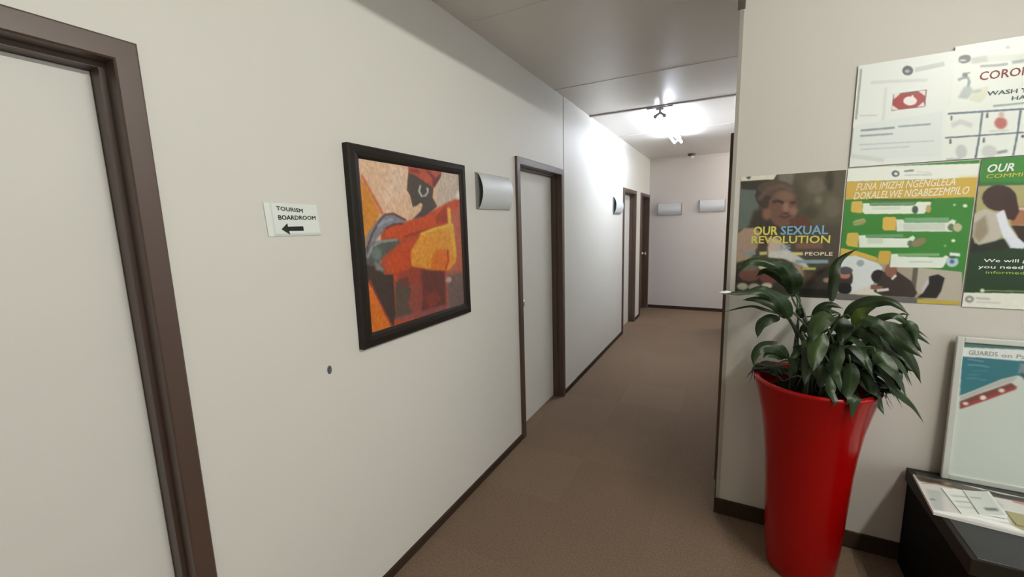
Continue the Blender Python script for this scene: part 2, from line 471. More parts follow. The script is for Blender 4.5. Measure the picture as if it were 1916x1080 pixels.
ART_WOMAN = [
  ([(-0.068,-0.075),(1.04,-0.05),(1.111,1.064),(-0.035,1.119)], (68,61,49), 0.0),
  ([(0.519,-0.007),(1.01,-0.011),(1.03,0.409),(0.612,0.425),(0.642,0.183)], (78,73,58), 0.06),
  ([(0.826,0.115),(0.821,0.144),(0.798,0.163),(0.763,0.176),(0.723,0.174),(0.688,0.16),(0.66,0.137),(0.647,0.107),(0.655,0.08),(0.678,0.059),(0.713,0.048),(0.751,0.05),(0.788,0.064),(0.816,0.087)], (98,90,76), 0.05),
  ([(0.897,0.076),(0.897,0.114),(0.889,0.142),(0.877,0.158),(0.859,0.158),(0.844,0.14),(0.829,0.11),(0.821,0.073),(0.821,0.037),(0.829,0.007),(0.844,-0.007),(0.859,-0.007),(0.877,0.011),(0.889,0.041)], (52,46,36), 0.03),
  ([(0.783,0.318),(0.778,0.341),(0.758,0.359),(0.728,0.369),(0.693,0.369),(0.66,0.357),(0.637,0.337),(0.627,0.313),(0.632,0.29),(0.652,0.272),(0.683,0.261),(0.718,0.263),(0.751,0.274),(0.773,0.293)], (60,58,42), 0.04),
  ([(0.98,0.281),(0.975,0.318),(0.957,0.346),(0.929,0.362),(0.897,0.361),(0.864,0.345),(0.841,0.313),(0.829,0.275),(0.834,0.238),(0.851,0.21),(0.879,0.194),(0.912,0.195),(0.945,0.213),(0.967,0.243)], (92,86,70), 0.05),
  ([(0.811,0.222),(0.809,0.236),(0.801,0.247),(0.786,0.252),(0.768,0.252),(0.753,0.245),(0.741,0.233),(0.736,0.218),(0.738,0.204),(0.748,0.194),(0.763,0.188),(0.778,0.188),(0.796,0.195),(0.806,0.208)], (100,96,78), 0.03),
  ([(0.373,-0.011),(0.534,-0.007),(0.516,0.101),(0.393,0.085)], (104,102,92), 0.03),
  ([(-0.003,0.037),(0.227,0.048),(0.199,0.256),(0.181,0.394),(-0.005,0.449)], (86,98,90), 0.02),
  ([(-0.003,0.032),(0.35,0.039),(0.325,0.087),(0.189,0.119),(0.008,0.101)], (48,46,38), 0.015),
  ([(0.159,0.279),(0.572,0.29),(0.668,0.469),(0.098,0.462)], (50,43,36), 0.04),
  ([(0.544,0.179),(0.529,0.231),(0.481,0.272),(0.406,0.293),(0.32,0.291),(0.239,0.265),(0.181,0.218),(0.156,0.163),(0.174,0.11),(0.224,0.069),(0.3,0.05),(0.385,0.055),(0.463,0.082),(0.519,0.126)], (52,43,38), 0.012),
  ([(0.529,0.119),(0.514,0.146),(0.469,0.165),(0.401,0.176),(0.32,0.172),(0.249,0.156),(0.196,0.131),(0.176,0.103),(0.191,0.075),(0.242,0.055),(0.31,0.046),(0.388,0.05),(0.458,0.066),(0.509,0.091)], (74,62,50), 0.02),
  ([(0.209,0.21),(0.297,0.126),(0.423,0.105),(0.526,0.147),(0.539,0.123),(0.421,0.076),(0.277,0.099),(0.181,0.188)], (92,78,64), 0.03),
  ([(0.589,0.282),(0.579,0.346),(0.544,0.396),(0.489,0.425),(0.423,0.425),(0.36,0.393),(0.315,0.339),(0.295,0.274),(0.305,0.208),(0.343,0.156),(0.398,0.13),(0.463,0.133),(0.524,0.163),(0.569,0.217)], (98,71,58), 0.02),
  ([(0.557,0.179),(0.549,0.195),(0.524,0.208),(0.486,0.213),(0.443,0.211),(0.406,0.202),(0.378,0.188),(0.368,0.172),(0.375,0.156),(0.401,0.144),(0.438,0.139),(0.481,0.14),(0.519,0.149),(0.547,0.163)], (112,86,72), 0.04),
  ([(0.501,0.272),(0.501,0.291),(0.494,0.307),(0.484,0.316),(0.474,0.316),(0.461,0.307),(0.451,0.29),(0.448,0.27),(0.448,0.249),(0.453,0.233),(0.463,0.224),(0.476,0.226),(0.489,0.234),(0.496,0.25)], (138,106,90), 0.04),
  ([(0.587,0.302),(0.584,0.316),(0.574,0.327),(0.559,0.332),(0.542,0.332),(0.524,0.325),(0.511,0.314),(0.506,0.298),(0.509,0.284),(0.519,0.274),(0.534,0.268),(0.554,0.268),(0.569,0.275),(0.582,0.286)], (125,95,80), 0.03),
  ([(0.335,0.316),(0.332,0.339),(0.322,0.355),(0.302,0.364),(0.282,0.364),(0.262,0.353),(0.247,0.336),(0.242,0.314),(0.244,0.293),(0.257,0.275),(0.275,0.266),(0.295,0.268),(0.315,0.277),(0.33,0.295)], (116,84,66), 0.03),
  ([(0.34,0.233),(0.39,0.224),(0.443,0.242),(0.451,0.22),(0.39,0.201),(0.332,0.21)], (52,38,32), 0.01),
  ([(0.516,0.243),(0.569,0.24),(0.564,0.218),(0.511,0.224)], (55,40,34), 0.01),
  ([(0.413,0.343),(0.471,0.357),(0.526,0.341),(0.519,0.325),(0.469,0.341),(0.416,0.329)], (70,42,38), 0.008),
  ([(0.506,0.316),(0.504,0.32),(0.496,0.325),(0.484,0.327),(0.469,0.325),(0.456,0.323),(0.446,0.32),(0.441,0.314),(0.443,0.309),(0.453,0.306),(0.466,0.304),(0.481,0.304),(0.494,0.307),(0.504,0.311)], (75,50,42), 0.01),
  ([(0.511,0.366),(0.655,0.336),(0.743,0.426),(0.544,0.423)], (84,50,40), 0.02),
  ([(-0.003,0.472),(0.068,0.426),(0.184,0.428),(0.229,0.464),(0.237,0.556),(0.159,0.675),(-0.015,0.735),(-0.013,0.556)], (150,130,112), 0.02),
  ([(0.305,0.512),(0.403,0.512),(0.489,0.568),(0.564,0.648),(0.582,0.694),(0.33,0.673)], (182,164,152), 0.02),
  ([(0.217,0.579),(0.317,0.591),(0.325,0.522),(0.224,0.51)], (70,50,42), 0.03),
  ([(0.343,0.627),(0.534,0.615),(0.688,0.693),(0.748,0.771),(0.64,0.739),(0.471,0.679),(0.33,0.673)], (186,188,182), 0.015),
  ([(0.602,0.604),(0.849,0.597),(0.844,0.552),(0.594,0.558)], (112,80,70), 0.02),
  ([(-0.015,0.725),(0.499,0.694),(0.65,0.854),(0.637,1.016),(-0.01,1.043)], (42,40,30), 0.03),
  ([(0.264,0.815),(0.254,0.844),(0.224,0.869),(0.179,0.881),(0.126,0.883),(0.076,0.872),(0.043,0.849),(0.028,0.821),(0.038,0.79),(0.071,0.767),(0.116,0.755),(0.169,0.753),(0.217,0.766),(0.249,0.787)], (100,66,56), 0.015),
  ([(0.237,0.762),(0.229,0.776),(0.202,0.787),(0.161,0.792),(0.116,0.794),(0.073,0.789),(0.043,0.778),(0.033,0.766),(0.04,0.753),(0.071,0.742),(0.111,0.735),(0.156,0.735),(0.199,0.741),(0.227,0.75)], (96,90,78), 0.02),
  ([(0.458,0.847),(0.448,0.87),(0.423,0.888),(0.385,0.901),(0.34,0.902),(0.3,0.892),(0.27,0.874),(0.259,0.851),(0.267,0.828),(0.295,0.808),(0.332,0.798),(0.378,0.798),(0.418,0.806),(0.446,0.824)], (98,60,52), 0.02),
  ([(0.411,0.753),(0.403,0.769),(0.38,0.782),(0.345,0.789),(0.307,0.79),(0.27,0.783),(0.244,0.773),(0.234,0.757),(0.242,0.741),(0.267,0.728),(0.3,0.721),(0.34,0.721),(0.375,0.726),(0.401,0.739)], (172,174,132), 0.015),
  ([(0.141,0.927),(0.136,0.941),(0.118,0.952),(0.096,0.959),(0.071,0.959),(0.045,0.954),(0.028,0.943),(0.02,0.931),(0.025,0.917),(0.04,0.904),(0.065,0.899),(0.091,0.897),(0.116,0.902),(0.134,0.913)], (168,166,150), 0.015),
  ([(0.27,0.929),(0.264,0.943),(0.249,0.956),(0.224,0.963),(0.194,0.964),(0.169,0.959),(0.149,0.947),(0.141,0.933),(0.146,0.918),(0.164,0.906),(0.189,0.899),(0.219,0.897),(0.244,0.904),(0.262,0.915)], (160,156,146), 0.015),
  ([(0.393,0.913),(0.388,0.925),(0.373,0.934),(0.35,0.94),(0.325,0.941),(0.302,0.936),(0.285,0.927),(0.28,0.917),(0.282,0.906),(0.297,0.895),(0.32,0.89),(0.348,0.89),(0.37,0.893),(0.385,0.902)], (176,174,160), 0.015),
  ([(0.27,0.964),(0.33,1.002),(0.375,1.059),(0.403,1.043),(0.355,0.982),(0.292,0.941)], (150,146,136), 0.01),
  ([(0.751,0.783),(0.975,0.734),(1.053,1.0),(0.637,1.016)], (44,42,32), 0.03),
  ([(0.95,0.851),(0.947,0.86),(0.937,0.869),(0.922,0.872),(0.904,0.872),(0.889,0.869),(0.879,0.861),(0.874,0.854),(0.877,0.845),(0.887,0.837),(0.902,0.833),(0.919,0.833),(0.935,0.837),(0.945,0.844)], (150,118,98), 0.02),
  ([(0.844,0.826),(0.836,0.84),(0.814,0.853),(0.778,0.861),(0.736,0.861),(0.698,0.856),(0.673,0.845),(0.66,0.829),(0.67,0.815),(0.693,0.803),(0.73,0.796),(0.771,0.794),(0.809,0.801),(0.834,0.812)], (74,60,46), 0.03),
  ([(0.582,0.705),(0.665,0.739),(0.7,0.829),(0.607,0.831)], (150,130,112), 0.03),
  ([(0.632,0.982),(0.975,0.986),(0.972,0.929),(0.63,0.924)], (22,19,14), 0.02),
  ([(0.068,0.655),(0.202,0.655),(0.199,0.627),(0.068,0.627)], (120,134,140), 0.006),
  ([(0.242,0.657),(0.317,0.652),(0.315,0.625),(0.237,0.629)], (176,172,104), 0.008),
  ([(0.569,0.657),(0.67,0.655),(0.668,0.629),(0.567,0.629)], (196,184,120), 0.006),
  ([(0.098,0.702),(0.244,0.687),(0.242,0.67),(0.093,0.684)], (150,140,116), 0.01),
  ([(0.605,0.721),(0.912,0.718),(0.909,0.689),(0.602,0.693)], (122,152,160), 0.006),
  ([(0.673,0.774),(0.801,0.773),(0.798,0.751),(0.673,0.753)], (168,168,86), 0.008),
  ([(0.0,-0.025),(0.373,-0.016),(0.335,0.039),(-0.003,0.037)], (206,204,190), 0.004),
  ([(0.103,0.009),(0.103,0.016),(0.096,0.023),(0.088,0.025),(0.078,0.025),(0.068,0.021),(0.06,0.014),(0.058,0.007),(0.06,-0.002),(0.065,-0.007),(0.076,-0.011),(0.086,-0.011),(0.096,-0.005),(0.101,0.0)], (84,88,78), 0.006),
]
ART_INFO = [
  ([(-0.206,-0.174),(1.107,-0.076),(1.285,1.132),(-0.067,1.216)], (52,120,46), 0.0),
  ([(-0.037,-0.012),(1.027,0.026),(1.03,0.12),(0.625,0.111),(-0.007,0.095)], (218,226,214), 0.002),
  ([(0.424,0.06),(0.422,0.07),(0.414,0.077),(0.402,0.081),(0.39,0.081),(0.377,0.076),(0.367,0.067),(0.362,0.056),(0.365,0.047),(0.372,0.039),(0.385,0.035),(0.397,0.037),(0.409,0.042),(0.419,0.049)], (70,84,86), 0.003),
  ([(0.412,0.06),(0.409,0.065),(0.407,0.069),(0.4,0.07),(0.392,0.069),(0.387,0.067),(0.382,0.063),(0.38,0.058),(0.38,0.053),(0.385,0.049),(0.39,0.047),(0.397,0.047),(0.404,0.051),(0.409,0.054)], (205,212,206), 0.003),
  ([(0.459,0.051),(0.531,0.049),(0.529,0.037),(0.457,0.039)], (110,125,122), 0.004),
  ([(0.462,0.076),(0.67,0.084),(0.667,0.077),(0.462,0.069)], (175,182,180), 0.006),
  ([(0.553,0.054),(0.66,0.069),(0.66,0.065),(0.553,0.051)], (170,178,174), 0.004),
  ([(-0.027,0.095),(0.625,0.112),(1.045,0.12),(1.052,0.248),(0.643,0.243),(-0.012,0.227)], (192,162,74), 0.002),
  ([(0.854,0.112),(1.045,0.118),(1.052,0.248),(0.978,0.246)], (190,160,66), 0.04),
  ([(0.199,0.239),(0.705,0.264),(0.702,0.253),(0.199,0.228)], (62,84,30), 0.006),
  ([(0.057,0.25),(0.069,0.243),(0.141,0.244),(0.151,0.253),(0.156,0.325),(0.149,0.334),(0.072,0.325),(0.06,0.316)], (202,170,82), 0.002),
  ([(0.154,0.262),(0.208,0.26),(0.216,0.281),(0.566,0.29),(0.586,0.265),(0.692,0.269),(0.685,0.301),(0.645,0.35),(0.179,0.341),(0.156,0.322)], (214,224,208), 0.003),
  ([(0.216,0.278),(0.566,0.286),(0.563,0.267),(0.213,0.258)], (112,136,112), 0.004),
  ([(0.233,0.311),(0.459,0.315),(0.457,0.295),(0.231,0.292)], (196,208,194), 0.006),
  ([(0.6,0.322),(0.598,0.332),(0.593,0.343),(0.586,0.348),(0.573,0.348),(0.563,0.341),(0.556,0.332),(0.551,0.32),(0.553,0.308),(0.558,0.297),(0.568,0.293),(0.578,0.293),(0.588,0.299),(0.596,0.309)], (66,80,76), 0.006),
  ([(0.66,0.325),(0.658,0.334),(0.65,0.343),(0.64,0.346),(0.625,0.346),(0.613,0.341),(0.605,0.334),(0.6,0.323),(0.603,0.315),(0.608,0.306),(0.62,0.302),(0.633,0.302),(0.645,0.308),(0.655,0.316)], (220,220,212), 0.008),
  ([(0.697,0.318),(0.695,0.33),(0.692,0.339),(0.685,0.344),(0.675,0.344),(0.667,0.339),(0.66,0.329),(0.655,0.316),(0.658,0.306),(0.66,0.295),(0.667,0.29),(0.677,0.29),(0.685,0.297),(0.692,0.306)], (176,150,92), 0.01),
  ([(0.33,0.376),(0.347,0.366),(0.422,0.367),(0.437,0.376),(0.444,0.466),(0.352,0.466),(0.335,0.45)], (203,168,76), 0.002),
  ([(0.437,0.387),(0.494,0.388),(0.509,0.411),(0.829,0.415),(0.859,0.394),(0.888,0.404),(0.871,0.48),(0.452,0.473)], (208,216,204), 0.003),
  ([(0.506,0.408),(0.839,0.413),(0.834,0.381),(0.501,0.376)], (108,156,116), 0.003),
  ([(0.504,0.467),(0.819,0.469),(0.811,0.42),(0.496,0.417)], (188,198,186), 0.006),
  ([(0.886,0.45),(0.886,0.462),(0.881,0.471),(0.871,0.475),(0.859,0.475),(0.846,0.469),(0.839,0.46),(0.834,0.45),(0.836,0.439),(0.841,0.431),(0.851,0.425),(0.864,0.425),(0.873,0.431),(0.883,0.439)], (92,108,84), 0.008),
  ([(0.938,0.452),(0.935,0.464),(0.928,0.475),(0.918,0.48),(0.903,0.48),(0.888,0.475),(0.878,0.464),(0.873,0.45),(0.876,0.438),(0.883,0.427),(0.896,0.422),(0.908,0.422),(0.923,0.429),(0.933,0.439)], (176,172,140), 0.01),
  ([(0.047,0.48),(0.134,0.478),(0.146,0.496),(0.149,0.591),(0.057,0.578),(0.042,0.554)], (194,168,78), 0.002),
  ([(0.144,0.501),(0.201,0.496),(0.211,0.518),(0.546,0.525),(0.581,0.504),(0.603,0.522),(0.556,0.592),(0.159,0.591)], (212,222,210), 0.003),
  ([(0.211,0.517),(0.509,0.515),(0.506,0.494),(0.208,0.494)], (100,148,104), 0.004),
  ([(0.223,0.561),(0.352,0.561),(0.347,0.525),(0.218,0.525)], (192,204,190), 0.006),
  ([(0.593,0.562),(0.593,0.571),(0.588,0.58),(0.578,0.583),(0.568,0.583),(0.556,0.58),(0.548,0.571),(0.546,0.562),(0.546,0.552),(0.553,0.543),(0.561,0.54),(0.573,0.54),(0.583,0.545),(0.591,0.552)], (96,104,84), 0.006),
  ([(0.687,0.533),(0.687,0.545),(0.68,0.559),(0.66,0.573),(0.638,0.583),(0.613,0.587),(0.593,0.583),(0.583,0.575),(0.581,0.562),(0.591,0.547),(0.61,0.534),(0.633,0.524),(0.658,0.52),(0.675,0.524)], (128,116,84), 0.01),
  ([(0.196,0.392),(0.194,0.404),(0.181,0.415),(0.161,0.424),(0.134,0.427),(0.109,0.427),(0.092,0.42),(0.082,0.409),(0.084,0.399),(0.097,0.387),(0.119,0.378),(0.144,0.374),(0.169,0.374),(0.186,0.381)], (120,140,78), 0.01),
  ([(0.097,0.425),(0.194,0.395),(0.189,0.385),(0.092,0.417)], (176,150,90), 0.006),
  ([(0.094,0.402),(0.184,0.378),(0.181,0.373),(0.092,0.397)], (190,200,160), 0.006),
  ([(0.871,0.297),(0.871,0.301),(0.868,0.302),(0.866,0.304),(0.861,0.304),(0.859,0.302),(0.854,0.299),(0.854,0.295),(0.854,0.292),(0.856,0.29),(0.859,0.288),(0.864,0.288),(0.868,0.29),(0.871,0.293)], (176,206,160), 0.004),
  ([(0.955,0.306),(0.953,0.311),(0.95,0.315),(0.943,0.316),(0.938,0.316),(0.931,0.315),(0.926,0.309),(0.923,0.304),(0.923,0.299),(0.928,0.295),(0.933,0.293),(0.94,0.293),(0.948,0.295),(0.953,0.301)], (216,226,196), 0.006),
  ([(0.903,0.543),(0.901,0.548),(0.898,0.552),(0.893,0.554),(0.886,0.554),(0.878,0.552),(0.876,0.548),(0.873,0.543),(0.873,0.54),(0.878,0.534),(0.883,0.533),(0.888,0.533),(0.896,0.534),(0.901,0.54)], (214,224,190), 0.006),
  ([(0.844,0.58),(0.841,0.582),(0.839,0.585),(0.836,0.587),(0.831,0.587),(0.826,0.585),(0.824,0.582),(0.821,0.58),(0.824,0.576),(0.826,0.573),(0.829,0.571),(0.834,0.571),(0.839,0.573),(0.841,0.576)], (120,176,110), 0.004),
  ([(-0.022,0.596),(0.134,0.619),(0.3,0.663),(0.429,0.717),(0.98,0.763),(1.037,1.093),(-0.007,1.151)], (150,142,128), 0.003),
  ([(-0.035,0.608),(0.015,0.596),(0.146,0.619),(0.313,0.663),(0.318,0.696),(0.151,0.652),(0.022,0.664),(-0.017,0.654)], (198,166,70), 0.003),
  ([(-0.017,0.666),(0.136,0.652),(0.33,0.708),(0.372,0.742),(0.29,0.902),(0.129,0.942),(-0.007,0.747)], (205,212,212), 0.008),
  ([(0.213,0.71),(0.213,0.721),(0.203,0.729),(0.191,0.735),(0.176,0.735),(0.164,0.729),(0.154,0.721),(0.149,0.71),(0.151,0.699),(0.159,0.691),(0.171,0.685),(0.186,0.685),(0.201,0.689),(0.211,0.698)], (140,156,160), 0.01),
  ([(0.62,0.736),(0.98,0.763),(1.0,0.986),(0.834,0.972),(0.667,0.923)], (170,164,150), 0.01),
  ([(0.613,0.735),(0.613,0.889),(0.653,0.893),(0.653,0.738)], (92,82,74), 0.008),
  ([(0.117,0.942),(0.288,0.879),(0.395,0.933),(0.511,0.996),(0.06,1.028)], (206,202,192), 0.015),
  ([(0.132,0.826),(0.129,0.861),(0.112,0.889),(0.084,0.907),(0.052,0.907),(0.02,0.893),(-0.002,0.865),(-0.015,0.83),(-0.01,0.793),(0.007,0.764),(0.035,0.749),(0.067,0.747),(0.097,0.763),(0.122,0.791)], (50,38,36), 0.01),
  ([(0.109,0.803),(0.104,0.815),(0.092,0.828),(0.072,0.833),(0.05,0.833),(0.027,0.828),(0.012,0.819),(0.005,0.805),(0.007,0.793),(0.022,0.78),(0.042,0.775),(0.065,0.775),(0.087,0.78),(0.102,0.789)], (170,116,98), 0.015),
  ([(0.124,0.768),(0.119,0.78),(0.102,0.793),(0.077,0.798),(0.05,0.8),(0.022,0.793),(0.002,0.784),(-0.005,0.77),(0.0,0.757),(0.017,0.747),(0.042,0.74),(0.072,0.74),(0.097,0.745),(0.117,0.756)], (70,72,76), 0.01),
  ([(0.129,0.907),(0.127,0.928),(0.112,0.944),(0.087,0.954),(0.06,0.956),(0.032,0.947),(0.012,0.931),(0.005,0.91),(0.01,0.891),(0.025,0.873),(0.05,0.865),(0.077,0.863),(0.104,0.872),(0.122,0.888)], (16,12,12), 0.01),
  ([(0.402,0.808),(0.397,0.831),(0.385,0.849),(0.362,0.859),(0.335,0.861),(0.31,0.851),(0.293,0.833),(0.283,0.81),(0.288,0.787),(0.3,0.77),(0.325,0.759),(0.35,0.759),(0.375,0.768),(0.392,0.786)], (26,24,24), 0.008),
  ([(0.375,0.775),(0.481,0.761),(0.61,0.837),(0.667,0.923),(0.648,0.958),(0.397,0.956),(0.318,0.924),(0.347,0.854)], (48,38,34), 0.008),
  ([(0.491,0.761),(0.489,0.784),(0.476,0.801),(0.459,0.812),(0.434,0.812),(0.414,0.803),(0.397,0.786),(0.39,0.763),(0.392,0.74),(0.404,0.722),(0.424,0.712),(0.447,0.712),(0.467,0.722),(0.484,0.74)], (128,86,66), 0.008),
  ([(0.462,0.835),(0.494,0.801),(0.479,0.789),(0.447,0.822)], (212,206,200), 0.005),
  ([(0.29,0.907),(0.39,0.916),(0.39,0.882),(0.29,0.873)], (120,84,68), 0.01),
  ([(0.345,0.928),(0.442,0.914),(0.437,0.893),(0.34,0.907)], (200,196,190), 0.006),
  ([(0.742,0.8),(0.809,0.782),(0.861,0.808),(0.846,0.905),(0.819,0.956),(0.672,0.956),(0.712,0.921)], (28,24,22), 0.008),
  ([(0.697,0.889),(0.742,0.8),(0.749,0.854),(0.712,0.921)], (180,180,180), 0.01),
  ([(0.0,0.947),(0.156,0.953),(0.717,0.96),(0.725,1.011),(0.007,1.018)], (96,92,90), 0.01),
  ([(0.672,0.967),(0.988,0.97),(0.995,1.035),(0.677,1.012)], (178,160,66), 0.003),
  ([(0.328,0.626),(0.337,0.615),(0.409,0.615),(0.427,0.626),(0.419,0.714),(0.33,0.714),(0.323,0.696)], (190,158,66), 0.002),
  ([(0.427,0.64),(0.481,0.636),(0.489,0.657),(0.826,0.661),(0.846,0.645),(0.871,0.657),(0.841,0.729),(0.824,0.736),(0.429,0.736)], (212,222,212), 0.003),
  ([(0.486,0.656),(0.801,0.652),(0.799,0.633),(0.484,0.634)], (120,162,112), 0.004),
  ([(0.581,0.699),(0.762,0.698),(0.759,0.691),(0.581,0.692)], (176,186,176), 0.006),
  ([(0.945,0.689),(0.943,0.707),(0.931,0.721),(0.913,0.728),(0.893,0.728),(0.873,0.721),(0.861,0.707),(0.854,0.691),(0.856,0.673),(0.866,0.659),(0.883,0.652),(0.903,0.652),(0.923,0.659),(0.938,0.673)], (168,190,200), 0.008),
  ([(0.916,0.689),(0.916,0.696),(0.911,0.701),(0.906,0.705),(0.898,0.705),(0.891,0.703),(0.883,0.698),(0.881,0.691),(0.883,0.684),(0.886,0.678),(0.893,0.675),(0.901,0.675),(0.908,0.678),(0.913,0.684)], (80,100,140), 0.01),
  ([(0.876,0.649),(0.95,0.654),(0.948,0.631),(0.873,0.626)], (214,224,216), 0.006),
  ([(0.928,0.659),(0.926,0.664),(0.918,0.668),(0.908,0.67),(0.896,0.67),(0.883,0.668),(0.876,0.664),(0.871,0.659),(0.873,0.656),(0.881,0.652),(0.893,0.65),(0.906,0.65),(0.918,0.652),(0.926,0.656)], (60,90,80), 0.008),
]
ART_COMMIT = [
  ([(-0.329,-0.137),(1.024,-0.028),(1.256,1.256),(-0.13,1.381)], (28,50,28), 0.0),
  ([(-0.014,0.007),(0.623,-0.052),(0.667,0.209),(0.01,0.173)], (54,122,48), 0.003),
  ([(0.019,0.175),(0.667,0.209),(0.662,0.19),(0.017,0.152)], (48,100,60), 0.01),
  ([(0.0,0.176),(0.664,0.196),(0.708,0.455),(0.024,0.564),(0.007,0.365)], (158,152,108), 0.006),
  ([(0.215,0.322),(0.686,0.327),(0.708,0.455),(0.254,0.438)], (150,104,72), 0.01),
  ([(0.263,0.327),(0.686,0.327),(0.691,0.355),(0.266,0.343)], (190,180,170), 0.008),
  ([(0.254,0.443),(0.708,0.455),(0.725,0.567),(0.348,0.566)], (44,30,26), 0.01),
  ([(0.261,0.265),(0.254,0.301),(0.229,0.33),(0.186,0.346),(0.138,0.344),(0.089,0.325),(0.053,0.294),(0.036,0.256),(0.043,0.22),(0.07,0.192),(0.114,0.176),(0.162,0.18),(0.208,0.197),(0.244,0.228)], (54,38,34), 0.01),
  ([(0.203,0.225),(0.251,0.237),(0.292,0.353),(0.268,0.41),(0.217,0.398),(0.186,0.311)], (54,34,30), 0.008),
  ([(-0.002,0.363),(0.063,0.33),(0.145,0.358),(0.191,0.339),(0.222,0.4),(0.222,0.486),(0.171,0.545),(0.056,0.574),(0.007,0.514)], (176,172,160), 0.01),
  ([(0.014,0.424),(0.077,0.367),(0.114,0.486),(0.063,0.555),(0.017,0.514)], (138,130,108), 0.02),
  ([(0.145,0.369),(0.191,0.339),(0.244,0.448),(0.302,0.517),(0.367,0.566),(0.353,0.595),(0.266,0.59),(0.217,0.526)], (206,212,222), 0.008),
  ([(-0.022,0.524),(0.056,0.574),(0.171,0.545),(0.217,0.526),(0.266,0.59),(-0.014,0.647)], (30,34,24), 0.02),
  ([(-0.029,0.616),(0.732,0.612),(0.775,0.867),(-0.012,0.896)], (26,52,28), 0.02),
  ([(0.111,0.884),(0.775,0.874),(0.775,0.865),(0.109,0.877)], (120,150,90), 0.004),
  ([(0.143,0.879),(0.143,0.886),(0.138,0.891),(0.133,0.894),(0.126,0.894),(0.121,0.891),(0.116,0.888),(0.114,0.881),(0.114,0.874),(0.118,0.869),(0.123,0.867),(0.128,0.867),(0.135,0.869),(0.14,0.874)], (200,210,190), 0.004),
  ([(-0.097,0.9),(1.188,0.875),(1.232,1.118),(-0.056,1.208)], (214,216,206), 0.002),
  ([(0.08,0.943),(0.077,0.953),(0.07,0.962),(0.058,0.967),(0.046,0.969),(0.031,0.964),(0.022,0.955),(0.017,0.945),(0.019,0.934),(0.027,0.924),(0.039,0.919),(0.053,0.919),(0.065,0.924),(0.075,0.931)], (130,134,128), 0.006),
  ([(0.063,0.943),(0.063,0.948),(0.058,0.952),(0.053,0.953),(0.046,0.953),(0.041,0.952),(0.036,0.948),(0.034,0.945),(0.034,0.939),(0.039,0.936),(0.043,0.934),(0.051,0.933),(0.056,0.934),(0.06,0.938)], (205,205,198), 0.004),
  ([(0.092,0.941),(0.188,0.946),(0.188,0.929),(0.092,0.926)], (178,180,172), 0.006),
  ([(0.097,0.967),(0.263,0.967),(0.261,0.957),(0.094,0.957)], (186,188,180), 0.006),
]
ART_NOTICE = [
  ([(-0.348,-0.394),(1.624,-0.081),(1.841,1.328),(-0.186,1.241)], (212,218,214), 0.0),
  ([(0.024,0.034),(0.017,0.52),(0.041,0.525),(0.048,0.039)], (150,156,146), 0.01),
  ([(0.0,0.601),(0.0,0.894),(0.017,0.897),(0.017,0.603)], (160,166,158), 0.01),
  ([(0.314,0.249),(0.345,0.244),(0.352,0.591),(0.317,0.589)], (200,206,204), 0.02),
  ([(0.159,0.195),(0.366,0.209),(0.759,0.244),(0.755,0.217),(0.362,0.182),(0.155,0.167)], (196,200,200), 0.015),
  ([(0.062,0.495),(0.262,0.51),(0.262,0.498),(0.062,0.483)], (186,190,190), 0.008),
  ([(0.014,0.581),(0.952,0.532),(0.986,0.953),(0.014,0.926)], (206,214,212), 0.008),
  ([(0.6,0.126),(0.597,0.143),(0.583,0.158),(0.562,0.163),(0.534,0.16),(0.51,0.148),(0.493,0.131),(0.486,0.111),(0.49,0.091),(0.503,0.079),(0.524,0.071),(0.548,0.076),(0.572,0.086),(0.593,0.106)], (66,74,80), 0.005),
  ([(0.566,0.128),(0.562,0.133),(0.555,0.138),(0.548,0.14),(0.534,0.138),(0.524,0.133),(0.517,0.128),(0.514,0.121),(0.514,0.113),(0.521,0.108),(0.531,0.108),(0.541,0.108),(0.555,0.113),(0.562,0.121)], (150,158,160), 0.006),
  ([(0.624,0.143),(0.914,0.126),(0.9,0.084),(0.61,0.101)], (182,188,186), 0.01),
  ([(0.417,0.32),(0.762,0.318),(0.766,0.475),(0.414,0.478)], (92,70,68), 0.003),
  ([(0.428,0.333),(0.752,0.33),(0.752,0.466),(0.428,0.468)], (146,38,32), 0.003),
  ([(0.421,0.315),(0.5,0.318),(0.428,0.372)], (214,206,204), 0.006),
  ([(0.672,0.32),(0.752,0.323),(0.752,0.377)], (214,206,204), 0.006),
  ([(0.41,0.419),(0.497,0.475),(0.417,0.475)], (214,206,204), 0.006),
  ([(0.745,0.426),(0.683,0.47),(0.762,0.473)], (214,206,204), 0.006),
  ([(0.676,0.411),(0.669,0.431),(0.652,0.443),(0.624,0.448),(0.593,0.446),(0.562,0.433),(0.538,0.416),(0.531,0.397),(0.534,0.379),(0.552,0.365),(0.583,0.36),(0.614,0.365),(0.645,0.377),(0.666,0.394)], (216,214,212), 0.006),
  ([(0.638,0.384),(0.634,0.355),(0.61,0.352),(0.614,0.382)], (216,214,212), 0.005),
  ([(0.097,0.648),(0.472,0.653),(0.469,0.633),(0.093,0.628)], (132,140,142), 0.007),
  ([(0.507,0.645),(0.845,0.653),(0.841,0.635),(0.503,0.628)], (142,150,150), 0.007),
  ([(0.097,0.702),(0.459,0.709),(0.455,0.692),(0.093,0.682)], (146,152,154), 0.007),
  ([(0.093,0.786),(0.897,0.81),(0.893,0.798),(0.093,0.773)], (180,186,184), 0.006),
  ([(0.11,0.835),(0.652,0.845),(0.648,0.833),(0.11,0.82)], (184,190,188), 0.006),
  ([(0.021,0.906),(0.393,0.973),(0.393,0.931),(0.021,0.865)], (196,202,196), 0.02),
]
